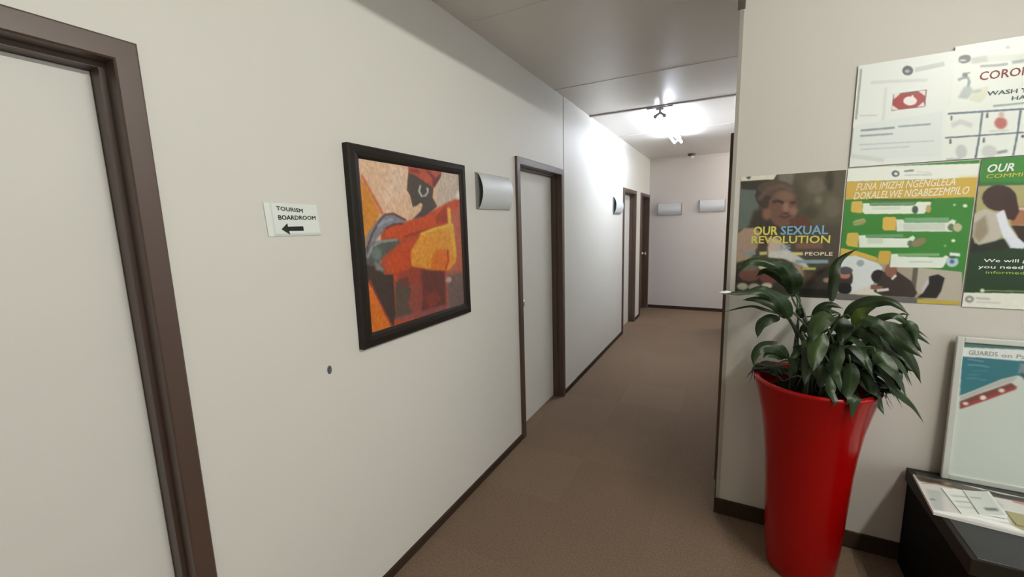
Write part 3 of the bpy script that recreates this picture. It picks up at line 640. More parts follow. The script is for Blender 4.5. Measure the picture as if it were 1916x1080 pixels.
ART_CORONA = [
  ([(-0.938,-0.467),(0.864,-0.045),(1.033,1.345),(-0.819,1.233)], (214,220,214), 0.0),
  ([(0.014,0.133),(0.176,0.112),(0.498,0.155),(0.502,0.207),(0.124,0.171)], (200,206,198), 0.02),
  ([(0.355,0.081),(0.355,0.086),(0.35,0.09),(0.345,0.093),(0.338,0.09),(0.331,0.086),(0.326,0.081),(0.324,0.074),(0.324,0.069),(0.329,0.064),(0.336,0.064),(0.343,0.064),(0.348,0.069),(0.352,0.074)], (176,182,170), 0.012),
  ([(-0.017,0.064),(-0.017,0.071),(-0.019,0.076),(-0.026,0.079),(-0.031,0.076),(-0.036,0.071),(-0.04,0.067),(-0.043,0.06),(-0.043,0.055),(-0.038,0.05),(-0.033,0.048),(-0.029,0.05),(-0.021,0.052),(-0.019,0.06)], (190,192,178), 0.012),
  ([(-0.019,0.138),(-0.014,0.507),(0.005,0.514),(0.0,0.143)], (196,202,198), 0.015),
  ([(0.114,0.119),(0.114,0.133),(0.105,0.148),(0.09,0.155),(0.074,0.157),(0.055,0.15),(0.04,0.138),(0.033,0.124),(0.033,0.107),(0.04,0.095),(0.055,0.086),(0.074,0.086),(0.093,0.09),(0.107,0.102)], (62,68,70), 0.008),
  ([(0.086,0.133),(0.086,0.138),(0.079,0.14),(0.069,0.14),(0.06,0.138),(0.05,0.136),(0.043,0.131),(0.04,0.126),(0.043,0.121),(0.048,0.119),(0.057,0.119),(0.069,0.121),(0.076,0.126),(0.083,0.129)], (176,182,180), 0.008),
  ([(0.126,0.169),(0.226,0.171),(0.217,0.121),(0.117,0.119)], (176,182,174), 0.015),
  ([(0.183,0.212),(0.286,0.224),(0.357,0.224),(0.352,0.202),(0.283,0.202),(0.179,0.19)], (150,156,152), 0.008),
  ([(0.381,0.219),(0.467,0.219),(0.462,0.195),(0.376,0.193)], (140,150,146), 0.01),
  ([(0.074,0.25),(0.121,0.25),(0.119,0.238),(0.071,0.238)], (110,122,122), 0.006),
  ([(0.107,0.264),(0.105,0.271),(0.102,0.279),(0.095,0.281),(0.088,0.279),(0.081,0.274),(0.074,0.267),(0.071,0.257),(0.074,0.25),(0.076,0.243),(0.083,0.24),(0.09,0.243),(0.098,0.248),(0.105,0.255)], (80,94,94), 0.008),
  ([(0.052,0.305),(0.083,0.29),(0.107,0.293),(0.114,0.317),(0.11,0.369),(0.129,0.376),(0.131,0.321),(0.114,0.276),(0.076,0.267),(0.043,0.283)], (128,140,140), 0.008),
  ([(0.093,0.357),(0.136,0.364),(0.162,0.414),(0.124,0.469),(0.062,0.448)], (166,176,178), 0.012),
  ([(0.148,0.395),(0.252,0.379),(0.25,0.421),(0.238,0.481),(0.212,0.514),(0.138,0.481)], (202,206,188), 0.015),
  ([(0.15,0.421),(0.21,0.419),(0.205,0.4),(0.145,0.402)], (160,176,166), 0.01),
  ([(0.3,0.564),(0.495,0.564),(0.493,0.55),(0.298,0.548)], (140,150,150), 0.006),
  ([(0.007,0.588),(0.5,0.614),(0.805,0.626),(0.802,0.612),(0.498,0.6),(0.005,0.571)], (84,100,116), 0.003),
  ([(0.01,0.8),(0.479,0.81),(0.826,0.821),(0.826,0.807),(0.476,0.798),(0.007,0.786)], (90,104,114), 0.003),
  ([(0.229,0.6),(0.231,0.8),(0.224,0.993),(0.238,0.998),(0.243,0.805),(0.243,0.602)], (84,100,112), 0.003),
  ([(0.467,0.612),(0.471,0.802),(0.464,0.993),(0.476,0.998),(0.483,0.805),(0.481,0.617)], (84,100,112), 0.003),
  ([(0.695,0.624),(0.693,0.995),(0.705,0.998),(0.707,0.629)], (84,100,112), 0.003),
  ([(0.029,0.6),(0.031,0.64),(0.04,0.643),(0.038,0.602)], (50,56,64), 0.004),
  ([(0.262,0.607),(0.264,0.65),(0.276,0.652),(0.274,0.61)], (50,56,64), 0.004),
  ([(0.04,0.807),(0.043,0.848),(0.055,0.85),(0.052,0.81)], (50,56,64), 0.004),
  ([(0.262,0.821),(0.264,0.862),(0.276,0.864),(0.274,0.824)], (60,66,74), 0.004),
  ([(0.502,0.845),(0.519,0.852),(0.521,0.831),(0.505,0.824)], (60,66,74), 0.004),
  ([(0.05,0.71),(0.102,0.683),(0.176,0.726),(0.183,0.686),(0.098,0.638),(0.033,0.667)], (190,196,192), 0.012),
  ([(0.402,0.712),(0.402,0.733),(0.393,0.75),(0.376,0.76),(0.36,0.757),(0.34,0.743),(0.329,0.724),(0.321,0.702),(0.324,0.681),(0.333,0.664),(0.348,0.655),(0.367,0.66),(0.383,0.671),(0.398,0.69)], (168,100,92), 0.01),
  ([(0.376,0.638),(0.376,0.65),(0.374,0.66),(0.367,0.664),(0.357,0.662),(0.35,0.657),(0.345,0.645),(0.34,0.633),(0.343,0.621),(0.345,0.612),(0.352,0.607),(0.36,0.607),(0.369,0.614),(0.374,0.626)], (196,170,160), 0.01),
  ([(0.298,0.776),(0.419,0.781),(0.417,0.769),(0.295,0.764)], (190,195,190), 0.006),
  ([(0.169,0.931),(0.167,0.96),(0.16,0.979),(0.145,0.99),(0.126,0.988),(0.11,0.974),(0.098,0.952),(0.09,0.924),(0.093,0.898),(0.1,0.876),(0.114,0.867),(0.133,0.867),(0.15,0.881),(0.162,0.905)], (182,188,186), 0.012),
  ([(0.364,0.952),(0.362,0.976),(0.35,0.995),(0.331,1.002),(0.307,1.0),(0.288,0.988),(0.271,0.967),(0.264,0.94),(0.267,0.917),(0.279,0.898),(0.298,0.89),(0.319,0.893),(0.34,0.905),(0.357,0.926)], (188,194,190), 0.012),
  ([(0.367,0.974),(0.431,0.964),(0.426,0.94),(0.362,0.952)], (130,138,138), 0.01),
  ([(0.036,0.998),(0.133,1.0),(0.131,0.983),(0.033,0.981)], (170,176,176), 0.008),
]
ART_BOARD = [
  ([(-0.1,-0.094),(0.649,-0.154),(0.95,2.755),(0.183,3.182)], (188,198,190), 0.0),
  ([(-0.003,-0.006),(0.279,-0.003),(0.665,0.0),(0.694,0.279),(0.318,0.212),(0.017,0.4)], (48,108,118), 0.003),
  ([(-0.003,-0.006),(0.279,-0.003),(0.665,0.0),(0.668,0.023),(0.282,0.025),(0.002,0.041)], (84,112,104), 0.006),
  ([(0.314,0.124),(0.678,0.123),(0.689,0.233),(0.36,0.26),(0.309,0.188)], (110,130,140), 0.01),
  ([(0.002,0.044),(0.283,0.03),(0.668,0.028),(0.675,0.096),(0.29,0.107),(0.004,0.11)], (208,214,210), 0.003),
  ([(0.017,0.4),(0.1,0.341),(0.228,0.248),(0.311,0.208),(0.343,0.243),(0.694,0.279),(0.95,2.755),(0.246,3.147)], (188,198,190), 0.003),
  ([(0.018,0.41),(0.105,0.346),(0.228,0.253),(0.311,0.213),(0.296,0.249),(0.158,0.333),(0.024,0.43)], (170,172,166), 0.006),
  ([(0.021,0.441),(0.111,0.376),(0.282,0.266),(0.315,0.291),(0.294,0.313),(0.165,0.408),(0.026,0.497)], (112,66,58), 0.004),
  ([(0.032,0.493),(0.168,0.404),(0.311,0.308),(0.305,0.29),(0.161,0.387),(0.025,0.475)], (150,60,60), 0.008),
  ([(0.32,0.198),(0.355,0.235),(0.353,0.259),(0.366,0.261),(0.366,0.226),(0.328,0.185)], (44,72,62), 0.006),
  ([(0.07,0.449),(0.069,0.455),(0.065,0.46),(0.059,0.463),(0.052,0.465),(0.045,0.463),(0.04,0.459),(0.038,0.454),(0.039,0.448),(0.043,0.442),(0.049,0.439),(0.056,0.438),(0.063,0.439),(0.068,0.443)], (212,206,200), 0.006),
  ([(0.162,0.391),(0.161,0.398),(0.157,0.405),(0.15,0.409),(0.142,0.411),(0.134,0.409),(0.129,0.403),(0.127,0.396),(0.128,0.389),(0.132,0.382),(0.139,0.377),(0.147,0.376),(0.154,0.378),(0.16,0.384)], (222,212,200), 0.006),
  ([(0.254,0.324),(0.253,0.331),(0.249,0.337),(0.242,0.341),(0.234,0.342),(0.227,0.34),(0.222,0.335),(0.22,0.329),(0.221,0.323),(0.225,0.317),(0.232,0.313),(0.24,0.312),(0.247,0.314),(0.252,0.318)], (214,200,190), 0.006),
  ([(0.037,0.13),(0.125,0.138),(0.125,0.13),(0.037,0.122)], (120,140,176), 0.006),
  ([(0.037,0.171),(0.104,0.168),(0.155,0.174),(0.155,0.166),(0.104,0.16),(0.037,0.163)], (110,150,170), 0.005),
  ([(0.073,0.21),(0.154,0.197),(0.154,0.194),(0.072,0.206)], (90,150,160), 0.004),
  ([(0.047,0.241),(0.11,0.233),(0.11,0.229),(0.047,0.237)], (90,150,160), 0.004),
  ([(0.042,0.268),(0.105,0.262),(0.105,0.257),(0.041,0.263)], (100,150,170), 0.004),
  ([(0.113,0.269),(0.152,0.267),(0.152,0.262),(0.113,0.264)], (100,150,165), 0.004),
]
ART_NEWS = [
  ([(-0.107,-0.434),(1.185,-1.894),(0.519,1.534),(-0.359,2.567)], (196,198,194), 0.0),
  ([(0.003,-0.026),(0.028,-0.012),(0.204,-0.015),(0.369,0.056),(0.569,0.039),(0.785,0.015),(0.733,0.287),(0.547,0.161),(0.351,0.186),(0.179,0.184),(0.017,0.199)], (78,72,64), 0.01),
  ([(0.015,0.142),(0.11,0.152),(0.166,0.161),(0.18,0.072),(0.124,0.06),(0.027,0.05)], (58,50,44), 0.012),
  ([(0.362,0.097),(0.44,0.128),(0.557,0.095),(0.572,0.02),(0.455,0.053),(0.377,0.019)], (54,48,42), 0.012),
  ([(0.222,0.127),(0.343,0.115),(0.355,0.048),(0.232,0.06)], (90,88,84), 0.02),
  ([(0.201,0.065),(0.197,0.088),(0.187,0.111),(0.177,0.13),(0.165,0.143),(0.156,0.148),(0.151,0.138),(0.152,0.124),(0.156,0.101),(0.164,0.078),(0.176,0.058),(0.188,0.046),(0.197,0.041),(0.201,0.051)], (130,120,86), 0.012),
  ([(0.026,0.259),(0.108,0.189),(0.182,0.213),(0.188,0.179),(0.112,0.155),(0.029,0.23)], (170,120,112), 0.008),
  ([(0.475,0.224),(0.537,0.224),(0.546,0.18),(0.483,0.175)], (190,110,110), 0.01),
  ([(0.03,0.392),(0.115,0.368),(0.063,0.914),(0.008,0.93)], (170,176,174), 0.02),
  ([(0.052,0.641),(0.049,0.653),(0.044,0.668),(0.036,0.68),(0.029,0.689),(0.024,0.689),(0.02,0.686),(0.02,0.679),(0.023,0.668),(0.028,0.653),(0.034,0.641),(0.041,0.632),(0.048,0.631),(0.052,0.634)], (110,116,114), 0.01),
  ([(0.23,0.436),(0.227,0.447),(0.222,0.459),(0.217,0.471),(0.212,0.475),(0.209,0.476),(0.205,0.473),(0.206,0.465),(0.208,0.451),(0.213,0.439),(0.218,0.431),(0.223,0.423),(0.228,0.422),(0.23,0.429)], (120,126,124), 0.01),
  ([(0.229,0.447),(0.316,0.43),(0.339,0.592),(0.207,0.653)], (172,178,176), 0.02),
  ([(-0.016,1.042),(0.213,0.912),(0.412,0.963),(0.573,0.984),(0.591,0.898),(0.43,0.873),(0.229,0.819),(-0.004,0.95)], (222,226,222), 0.004),
  ([(-0.007,0.041),(-0.007,1.001),(0.004,0.974),(0.004,0.003)], (216,220,214), 0.004),
  ([(0.36,0.365),(0.372,0.496),(0.402,0.39),(0.39,0.255)], (150,154,152), 0.03),
  ([(0.403,0.582),(0.478,0.584),(0.418,0.937),(0.375,0.846)], (150,142,104), 0.02),
]
LEAVES = [
  ([(1.576,2.2,1.22),(1.544,2.19,1.273),(1.497,2.18,1.311),(1.443,2.17,1.333),(1.412,2.16,1.303)], 0.053),
  ([(1.539,2.12,1.231),(1.488,2.1,1.239),(1.429,2.08,1.265),(1.372,2.06,1.255)], 0.044),
  ([(1.828,2.1,1.1),(1.881,2.083,1.027),(1.919,2.067,0.996),(1.951,2.05,0.966)], 0.049),
  ([(1.798,2.12,1.064),(1.855,2.107,1.045),(1.895,2.093,1.012),(1.926,2.08,0.966)], 0.06),
  ([(1.855,2.12,1.139),(1.905,2.107,1.119),(1.944,2.093,1.079),(1.973,2.08,1.039)], 0.046),
  ([(1.732,2.0,1.176),(1.774,1.983,1.176),(1.811,1.967,1.163),(1.854,1.95,1.114)], 0.05),
  ([(1.604,1.98,1.052),(1.568,1.955,1.041),(1.534,1.93,1.002)], 0.047),
  ([(1.568,2.16,1.226),(1.536,2.145,1.323),(1.445,2.13,1.378),(1.374,2.115,1.375),(1.33,2.1,1.311)], 0.055),
  ([(1.551,2.12,1.239),(1.541,2.097,1.308),(1.509,2.073,1.36),(1.463,2.05,1.386)], 0.085),
  ([(1.694,2.16,1.211),(1.7,2.18,1.303),(1.712,2.2,1.38),(1.78,2.22,1.432)], 0.043),
  ([(1.491,2.05,1.219),(1.427,2.027,1.255),(1.345,2.003,1.255),(1.272,1.98,1.247)], 0.035),
  ([(1.531,2.1,1.138),(1.478,2.1,1.194),(1.414,2.1,1.213),(1.359,2.1,1.206)], 0.045),
  ([(1.534,2.02,1.156),(1.504,1.997,1.215),(1.465,1.973,1.258),(1.427,1.95,1.278)], 0.065),
  ([(1.505,2.1,1.151),(1.44,2.083,1.176),(1.382,2.067,1.185),(1.281,2.05,1.152)], 0.018),
  ([(1.501,2.05,1.15),(1.457,2.027,1.148),(1.427,2.003,1.114),(1.422,1.98,1.068)], 0.061),
  ([(1.534,1.98,0.994),(1.494,1.96,1.038),(1.445,1.94,1.045),(1.413,1.92,1.012),(1.411,1.9,0.96)], 0.055),
  ([(1.524,2.0,0.994),(1.478,1.965,1.013),(1.441,1.93,0.998)], 0.049),
  ([(1.591,2.1,1.143),(1.577,2.1,1.171),(1.564,2.1,1.189)], 0.036),
  ([(1.634,2.15,1.128),(1.654,2.15,1.174),(1.688,2.15,1.198),(1.734,2.15,1.183)], 0.044),
  ([(1.628,2.12,1.149),(1.66,2.11,1.175),(1.714,2.1,1.174)], 0.039),
  ([(1.722,2.05,1.164),(1.751,2.032,1.217),(1.796,2.015,1.243),(1.845,1.998,1.246),(1.894,1.98,1.202)], 0.058),
  ([(1.737,1.99,1.152),(1.74,1.97,1.189),(1.759,1.95,1.217),(1.795,1.93,1.245)], 0.05),
  ([(1.799,2.08,1.136),(1.841,2.072,1.172),(1.878,2.065,1.18),(1.912,2.058,1.158),(1.977,2.05,1.104)], 0.034),
  ([(1.908,2.06,1.164),(1.924,2.04,1.137),(1.932,2.02,1.085)], 0.044),
  ([(1.937,2.1,1.124),(1.964,2.1,1.1),(2.0,2.1,1.069)], 0.019),
  ([(1.795,2.02,1.143),(1.84,1.997,1.14),(1.885,1.973,1.098),(1.933,1.95,1.054)], 0.068),
  ([(1.84,2.05,1.113),(1.889,2.033,1.076),(1.927,2.017,1.02),(1.955,2.0,0.941)], 0.044),
  ([(1.881,2.1,1.078),(1.917,2.08,1.006),(1.93,2.06,0.942)], 0.039),
  ([(1.801,1.95,1.057),(1.827,1.927,1.028),(1.844,1.903,0.975),(1.867,1.88,0.93)], 0.064),
  ([(1.851,1.98,1.015),(1.871,1.955,0.986),(1.873,1.93,0.937)], 0.037),
  ([(1.806,1.95,0.939),(1.816,1.925,0.884),(1.832,1.9,0.838)], 0.03),
  ([(1.711,1.98,1.064),(1.738,1.953,1.048),(1.769,1.927,1.027),(1.785,1.9,0.993)], 0.057),
  ([(1.638,1.95,1.119),(1.621,1.92,1.077),(1.609,1.89,1.031),(1.602,1.86,0.986)], 0.071),
  ([(1.581,1.95,1.086),(1.591,1.92,1.04),(1.585,1.89,0.981),(1.58,1.86,0.923)], 0.049),
  ([(1.69,1.93,1.076),(1.679,1.907,1.028),(1.67,1.883,0.988),(1.666,1.86,0.959)], 0.047),
  ([(1.674,2.0,1.178),(1.638,1.973,1.174),(1.61,1.947,1.13),(1.604,1.92,1.089)], 0.079),
  ([(1.684,2.05,1.161),(1.715,2.025,1.121),(1.704,2.0,1.058)], 0.073),
  ([(1.74,2.05,1.131),(1.774,2.033,1.125),(1.809,2.017,1.092),(1.838,2.0,1.047)], 0.065),
  ([(1.787,2.08,1.156),(1.765,2.06,1.117),(1.731,2.04,1.091),(1.701,2.02,1.08)], 0.06),
  ([(1.725,1.93,1.014),(1.729,1.907,0.969),(1.718,1.883,0.923),(1.707,1.86,0.874)], 0.053),
  ([(1.757,1.97,0.972),(1.785,1.95,0.949),(1.797,1.93,0.892)], 0.038),
  ([(1.555,1.98,1.018),(1.55,1.955,0.968),(1.538,1.93,0.925)], 0.041),
  ([(1.62,1.95,0.993),(1.641,1.925,0.95),(1.634,1.9,0.91)], 0.059),
  ([(1.769,2.05,1.037),(1.799,2.04,1.03),(1.826,2.03,0.982),(1.823,2.02,0.93)], 0.066),
  ([(1.583,2.1,1.076),(1.601,2.075,1.12),(1.619,2.05,1.135)], 0.042),
  ([(1.677,2.0,0.985),(1.703,1.975,0.941),(1.707,1.95,0.896)], 0.06),
  ([(1.669,2.1,1.012),(1.684,2.075,1.064),(1.695,2.05,1.085)], 0.049),
]

def rect(x0, y0, x1, y1):
    return [(x0, y0), (x1, y0), (x1, y1), (x0, y1)]

# ------------------------------------------------------------------ room shell
X_R, Y_B = 5.0, -2.6      # far side and back of the reception room (behind and beside the camera)
bm = bmesh.new(); add_box(bm, -0.15, X_R, Y_B, E+0.12, -0.1, 0.0)
structure(link('floor', bm, M['carpet']), 'brown carpet tile floor')
bm = bmesh.new(); add_box(bm, -0.15, X_R, Y_B, E+0.12, H, H+0.1)
structure(link('ceiling', bm, M['ceiling']), 'grey-beige satin ceiling boards')

LEFT_DOORS = [(-0.36, 0.546), (2.569, 3.455), (5.76, 6.62), (7.0, 7.79)]
bm = bmesh.new()
y = Y_B
for a, b in LEFT_DOORS:
    add_box(bm, -0.12, 0, y, a+0.02, 0, H)
    add_box(bm, -0.12, 0, a+0.02, b-0.02, DOOR_TOP-0.02, H)
    y = b-0.02
add_box(bm, -0.12, 0, y, E, 0, H)
structure(link('wall_left', bm, M['wall']), 'long off-white wall with doors down the left of the corridor')
bm = bmesh.new(); add_box(bm, -0.12, 4.0, E, E+0.12, 0, H)
structure(link('wall_far', bm, M['endwall']), 'pinkish end wall of the corridor')
# corridor right wall with its own door opening
R_DOOR = (2.62, 3.50)
bm = bmesh.new()
add_box(bm, XC, XC+0.10, D+0.10, R_DOOR[0]+0.02, 0, H)
add_box(bm, XC, XC+0.10, R_DOOR[0]+0.02, R_DOOR[1]-0.02, DOOR_TOP-0.02, H)
add_box(bm, XC, XC+0.10, R_DOOR[1]-0.02, 6.62, 0, H)
structure(link('wall_corridor_right', bm, M['wall']), 'right side wall of the corridor, seen edge-on')
bm = bmesh.new(); add_box(bm, XC+0.10, 4.0, 6.52, 6.62, 0, H); add_box(bm, 3.9, 4.0, 6.62, E, 0, H)  # passage invented out of view to hold a fill lamp
structure(link('wall_added_passage', bm, M['wall']), 'walls of an added, unseen side passage at the far end')
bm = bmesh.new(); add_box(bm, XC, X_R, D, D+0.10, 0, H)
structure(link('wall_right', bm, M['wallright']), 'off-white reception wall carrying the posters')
# added window openings, unseen, to let in world light: sill, head and piers
bm = bmesh.new(); add_box(bm, X_R, X_R+0.1, Y_B, -2.3, 0, H); add_box(bm, X_R, X_R+0.1, 2.0, D+0.1, 0, H); add_box(bm, X_R, X_R+0.1, -2.3, 2.0, 0, 0.4); add_box(bm, X_R, X_R+0.1, -2.3, 2.0, 2.35, H)
for yy in (-0.9, 0.55): add_box(bm, X_R+0.02, X_R+0.08, yy-0.03, yy+0.03, 0.4, 2.35)
structure(link('wall_side', bm, M['wall']), 'reception side with added window openings, outside the view')
bm = bmesh.new(); add_box(bm, -0.12, X_R, Y_B-0.1, Y_B, 0, H)
structure(link('wall_back', bm, M['wall']), 'wall behind the camera')

# skirtings
bm = bmesh.new()
y = Y_B
for a, b in LEFT_DOORS:
    add_box(bm, 0.0, 0.012, y, a, 0, 0.04); y = b
structure(link('baseboard_left', bm, M['skirting']), 'thin dark brown skirting along the left wall')
bm = bmesh.new(); add_box(bm, 0.0, 3.9, E-0.012, E, 0, 0.055)
structure(link('baseboard_far', bm, M['skirting']))
bm = bmesh.new(); add_box(bm, XC, X_R, D-0.012, D, 0, 0.085); add_box(bm, XC-0.012, XC, D-0.012, R_DOOR[0], 0, 0.085)
bevel_all(bm, 0.003, 1)
structure(link('baseboard_right', bm, M['skirting']), 'dark brown skirting under the poster wall')
bm = bmesh.new(); add_box(bm, XC-0.012, XC, R_DOOR[1], 6.62, 0, 0.06)
structure(link('baseboard_corridor_right', bm, M['skirting']))

# wall and ceiling trims
def trim(n, boxes, m, label=None):
    bm = bmesh.new()
    for b in boxes: add_box(bm, *b)
    structure(link('trim_%d' % n, bm, m), label)
trim(1, [(0, 0.004, 3.50, 3.80, 0.04, H)], M['wall'], 'flat joint panel on the left wall after the second door')
trim(2, [(XC-0.004, XC, D-0.004, D+0.03, 0.085, H), (XC, XC+0.012, D-0.004, D, 0.085, H)], M['alu'], 'metal corner bead at the corridor corner')
trim(3, [(XC-0.014, XC+0.016, Y_B, D, 2.50, H)], M['header'], 'brown ceiling track in line with the corridor corner')
trim(4, [(0, XC, 4.245, 4.275, H-0.012, H)], M['strip'], 'taupe ceiling joint strip at the light')
trim(5, [(0, XC, 3.30, 3.32, H-0.003, H)], M['ceiling'])
trim(6, [(0, XC, 5.46, 5.50, H-0.005, H)], M['trimwhite'])
trim(7, [(0, XC, E-0.02, E, H-0.03, H)], M['trimwhite'])
trim(8, [(0, XC, 2.02, 2.035, H-0.002, H)], M['ceiling'])

# ------------------------------------------------------------------ doors
def sweep_frame(ya, yb, zt, xw, sgn, prot):
    """U-shaped pressed-steel frame; xw wall plane, sgn direction of the room (+1 faces +x)."""
    prof = [(0.0, 0.0), (0.0, prot), (0.004, prot+0.003), (0.046, prot+0.003), (0.050, prot), (0.050, -0.034), (0.062, -0.034), (0.062, -0.115), (0.0, -0.115)]
    bm = bmesh.new()
    stations = []
    for s, x in prof:
        X = xw + sgn*x
        stations.append([(X, ya+s, 0.0), (X, ya+s, zt-s), (X, yb-s, zt-s), (X, yb-s, 0.0)])
    n = len(prof)
    vs = [[bm.verts.new(p) for p in st] for st in stations]
    for i in range(n):
        j = (i+1) % n
        for k in range(3):
            bm.faces.new((vs[i][k], vs[i][k+1], vs[j][k+1], vs[j][k]))
    bm.faces.new([vs[i][0] for i in range(n)]); bm.faces.new([vs[i][3] for i in range(n)][::-1])
    return bm

def make_door(n, ya, yb, xw, sgn, leafmat, label, knob_y, prot=0.014, wood=None):
    r = bpy.data.objects.new('door_%d' % n, None); C.objects.link(r)
    r.location = (xw, (ya+yb)/2, 0)
    structure(r, label)
    f = link('door_frame', sweep_frame(ya, yb, DOOR_TOP, xw, sgn, prot), M['brown'], r)
    f['label'] = 'brown enamelled frame'
    bm = bmesh.new()
    x0, x1 = sorted((xw-sgn*0.078, xw-sgn*0.115))
    add_box(bm, x0, x1, ya+0.0625, yb-0.0625, 0.008, DOOR_TOP-0.0625)
    bevel_all(bm, 0.002, 1)
    l = link('door_leaf', bm, leafmat, r)
    bm = bmesh.new()
    # round knob on a rose
    ky = knob_y; kz = 1.0
    prof = [(0.0, 0.0), (0.026, 0.0), (0.026, 0.006), (0.010, 0.010), (0.010, 0.03), (0.020, 0.036), (0.027, 0.05), (0.024, 0.062), (0.012, 0.068), (0.0, 0.069)]
    lathe(bm, prof, 0, 0, 24)
    mt = Matrix.Translation((xw-sgn*0.078, ky, kz)) @ Matrix.Rotation(sgn*math.pi/2, 4, 'Y')
    bmesh.ops.transform(bm, matrix=mt, verts=bm.verts)
    k = link('door_knob', bm, M['knob'], l, smooth=True)
    return r

make_door(1, *LEFT_DOORS[0], 0, 1, M['doorpale'], 'pale flush door in a brown frame nearest the camera, left edge', -0.24)
make_door(2, *LEFT_DOORS[1], 0, 1, M['doorpale'], 'pale flush door in a brown frame between the picture and the white joint panel', 2.69)
make_door(3, *LEFT_DOORS[2], 0, 1, M['doorpale'], 'pale door in a brown frame, second from the far end of the corridor', 5.88)
make_door(4, *LEFT_DOORS[3], 0, 1, M['doordark'], 'dark brown door with a small knob at the far left corner', 7.66)
make_door(5, *R_DOOR, XC, -1, M['doordark'], 'door in the right side of the corridor, only its brown frame seen edge-on', 3.36, prot=0.017)

# ------------------------------------------------------------------ tourism boardroom sign
def sign():
    O = (0.0005, 0.818, 1.658); U = (0, 0.190, -0.002); V = (0, 0.006, -0.106)
    shapes = [(rect(-1, -1, 2, 2), (212, 219, 213), 0), (rect(0.11, 0, 0.135, 1), (190, 200, 196), 0.02), (rect(0.0, 0, 0.11, 1), (214, 220, 214), 0.01),
              (rect(0.12, 0.92, 1, 1.0), (186, 194, 186), 0.02)]
    texts = [('TOURISM', [(0.21, 0.09), (0.70, 0.15), (0.70, 0.27), (0.21, 0.21)], 2, 0.05, 0),
             ('BOARDROOM', [(0.22, 0.36), (0.94, 0.37), (0.94, 0.49), (0.22, 0.50)], 2, 0.05, 0)]
    o = make_print('direction_sign', O, U, V, shapes, 60, 36, [M['print'], M['paperwhite'], M['ink']], texts, thick=0.003)
    # arrow as part of the same printed sheet
    me = o.data
    bm = bmesh.new(); bm.from_mesh(me)
    Ov, Uv, Vv = Vector(O)-Vector(o.location), Vector(U), Vector(V)
    def P(u, v): return bm.verts.new(Ov+Uv*u+Vv*v+Vector((0.0042, 0, 0)))
    pts = [(0.24, 0.785), (0.365, 0.60), (0.365, 0.71), (0.66, 0.70), (0.66, 0.845), (0.375, 0.845), (0.385, 0.96)]
    f = bm.faces.new([P(*p) for p in pts]); f.material_index = 2
    bm.to_mesh(me); bm.free()
    tag(o, 'small white paper sign reading TOURISM BOARDROOM with a left arrow, beside the painting', 'sign')
sign()

# little hole in the wall
bm = bmesh.new()
lathe(bm, [(0.0, 0.0), (0.004, 0.001), (0.0065, 0.003), (0.008, 0.0015), (0.010, 0.0)], 0, 0, 14)
bmesh.ops.transform(bm, matrix=Matrix.Translation((0.0003, 0.999, 1.053)) @ Matrix.Diagonal((1, 1, 1.7, 1)) @ Matrix.Rotation(math.pi/2, 4, 'Y'), verts=bm.verts)
o = link('wall_plug', bm, M['inkgrey'], loc=(0, 0.999, 1.053))
tag(o, 'tiny grey plugged screw hole in the wall below the paper sign', 'wall plug')

# ------------------------------------------------------------------ framed painting
def picture():
    r = thing('framed_picture', 'black framed orange and red painting of a woman in a headscarf on the left wall', 'picture', (0, 1.53, 1.09))
    y0, y1, z0, z1 = 1.145, 1.925, 1.090, 1.888
    iy0, iy1, iz0, iz1 = 1.199, 1.871, 1.148, 1.836
    prof = [(0.0, 0.0), (0.0, 0.026), (0.12, 0.031), (0.5, 0.032), (0.8, 0.028), (1.0, 0.022), (1.0, 0.004)]
    bm = bmesh.new()
    rings = []
    for s, x in prof:
        a0, a1, b0, b1 = y0+(iy0-y0)*s, y1+(iy1-y1)*s, z0+(iz0-z0)*s, z1+(iz1-z1)*s
        rings.append([bm.verts.new((x, a0, b0)), bm.verts.new((x, a1, b0)), bm.verts.new((x, a1, b1)), bm.verts.new((x, a0, b1))])
    rings.append(rings[0])
    for i in range(len(rings)-1):
        for k in range(4):
            bm.faces.new((rings[i][k], rings[i][(k+1) % 4], rings[i+1][(k+1) % 4], rings[i+1][k]))
    link('picture_frame', bm, M['blackframe'], r)
    make_print('canvas', (0.018, 1.19, 1.845), (0, 0.71, 0), (0, 0, -0.705), ART_PAINTING, 190, 190, [M['paint'], M['paperwhite']], thick=0.002, seed=4, noise=0.05, streak=0.09, parent=r)
picture()

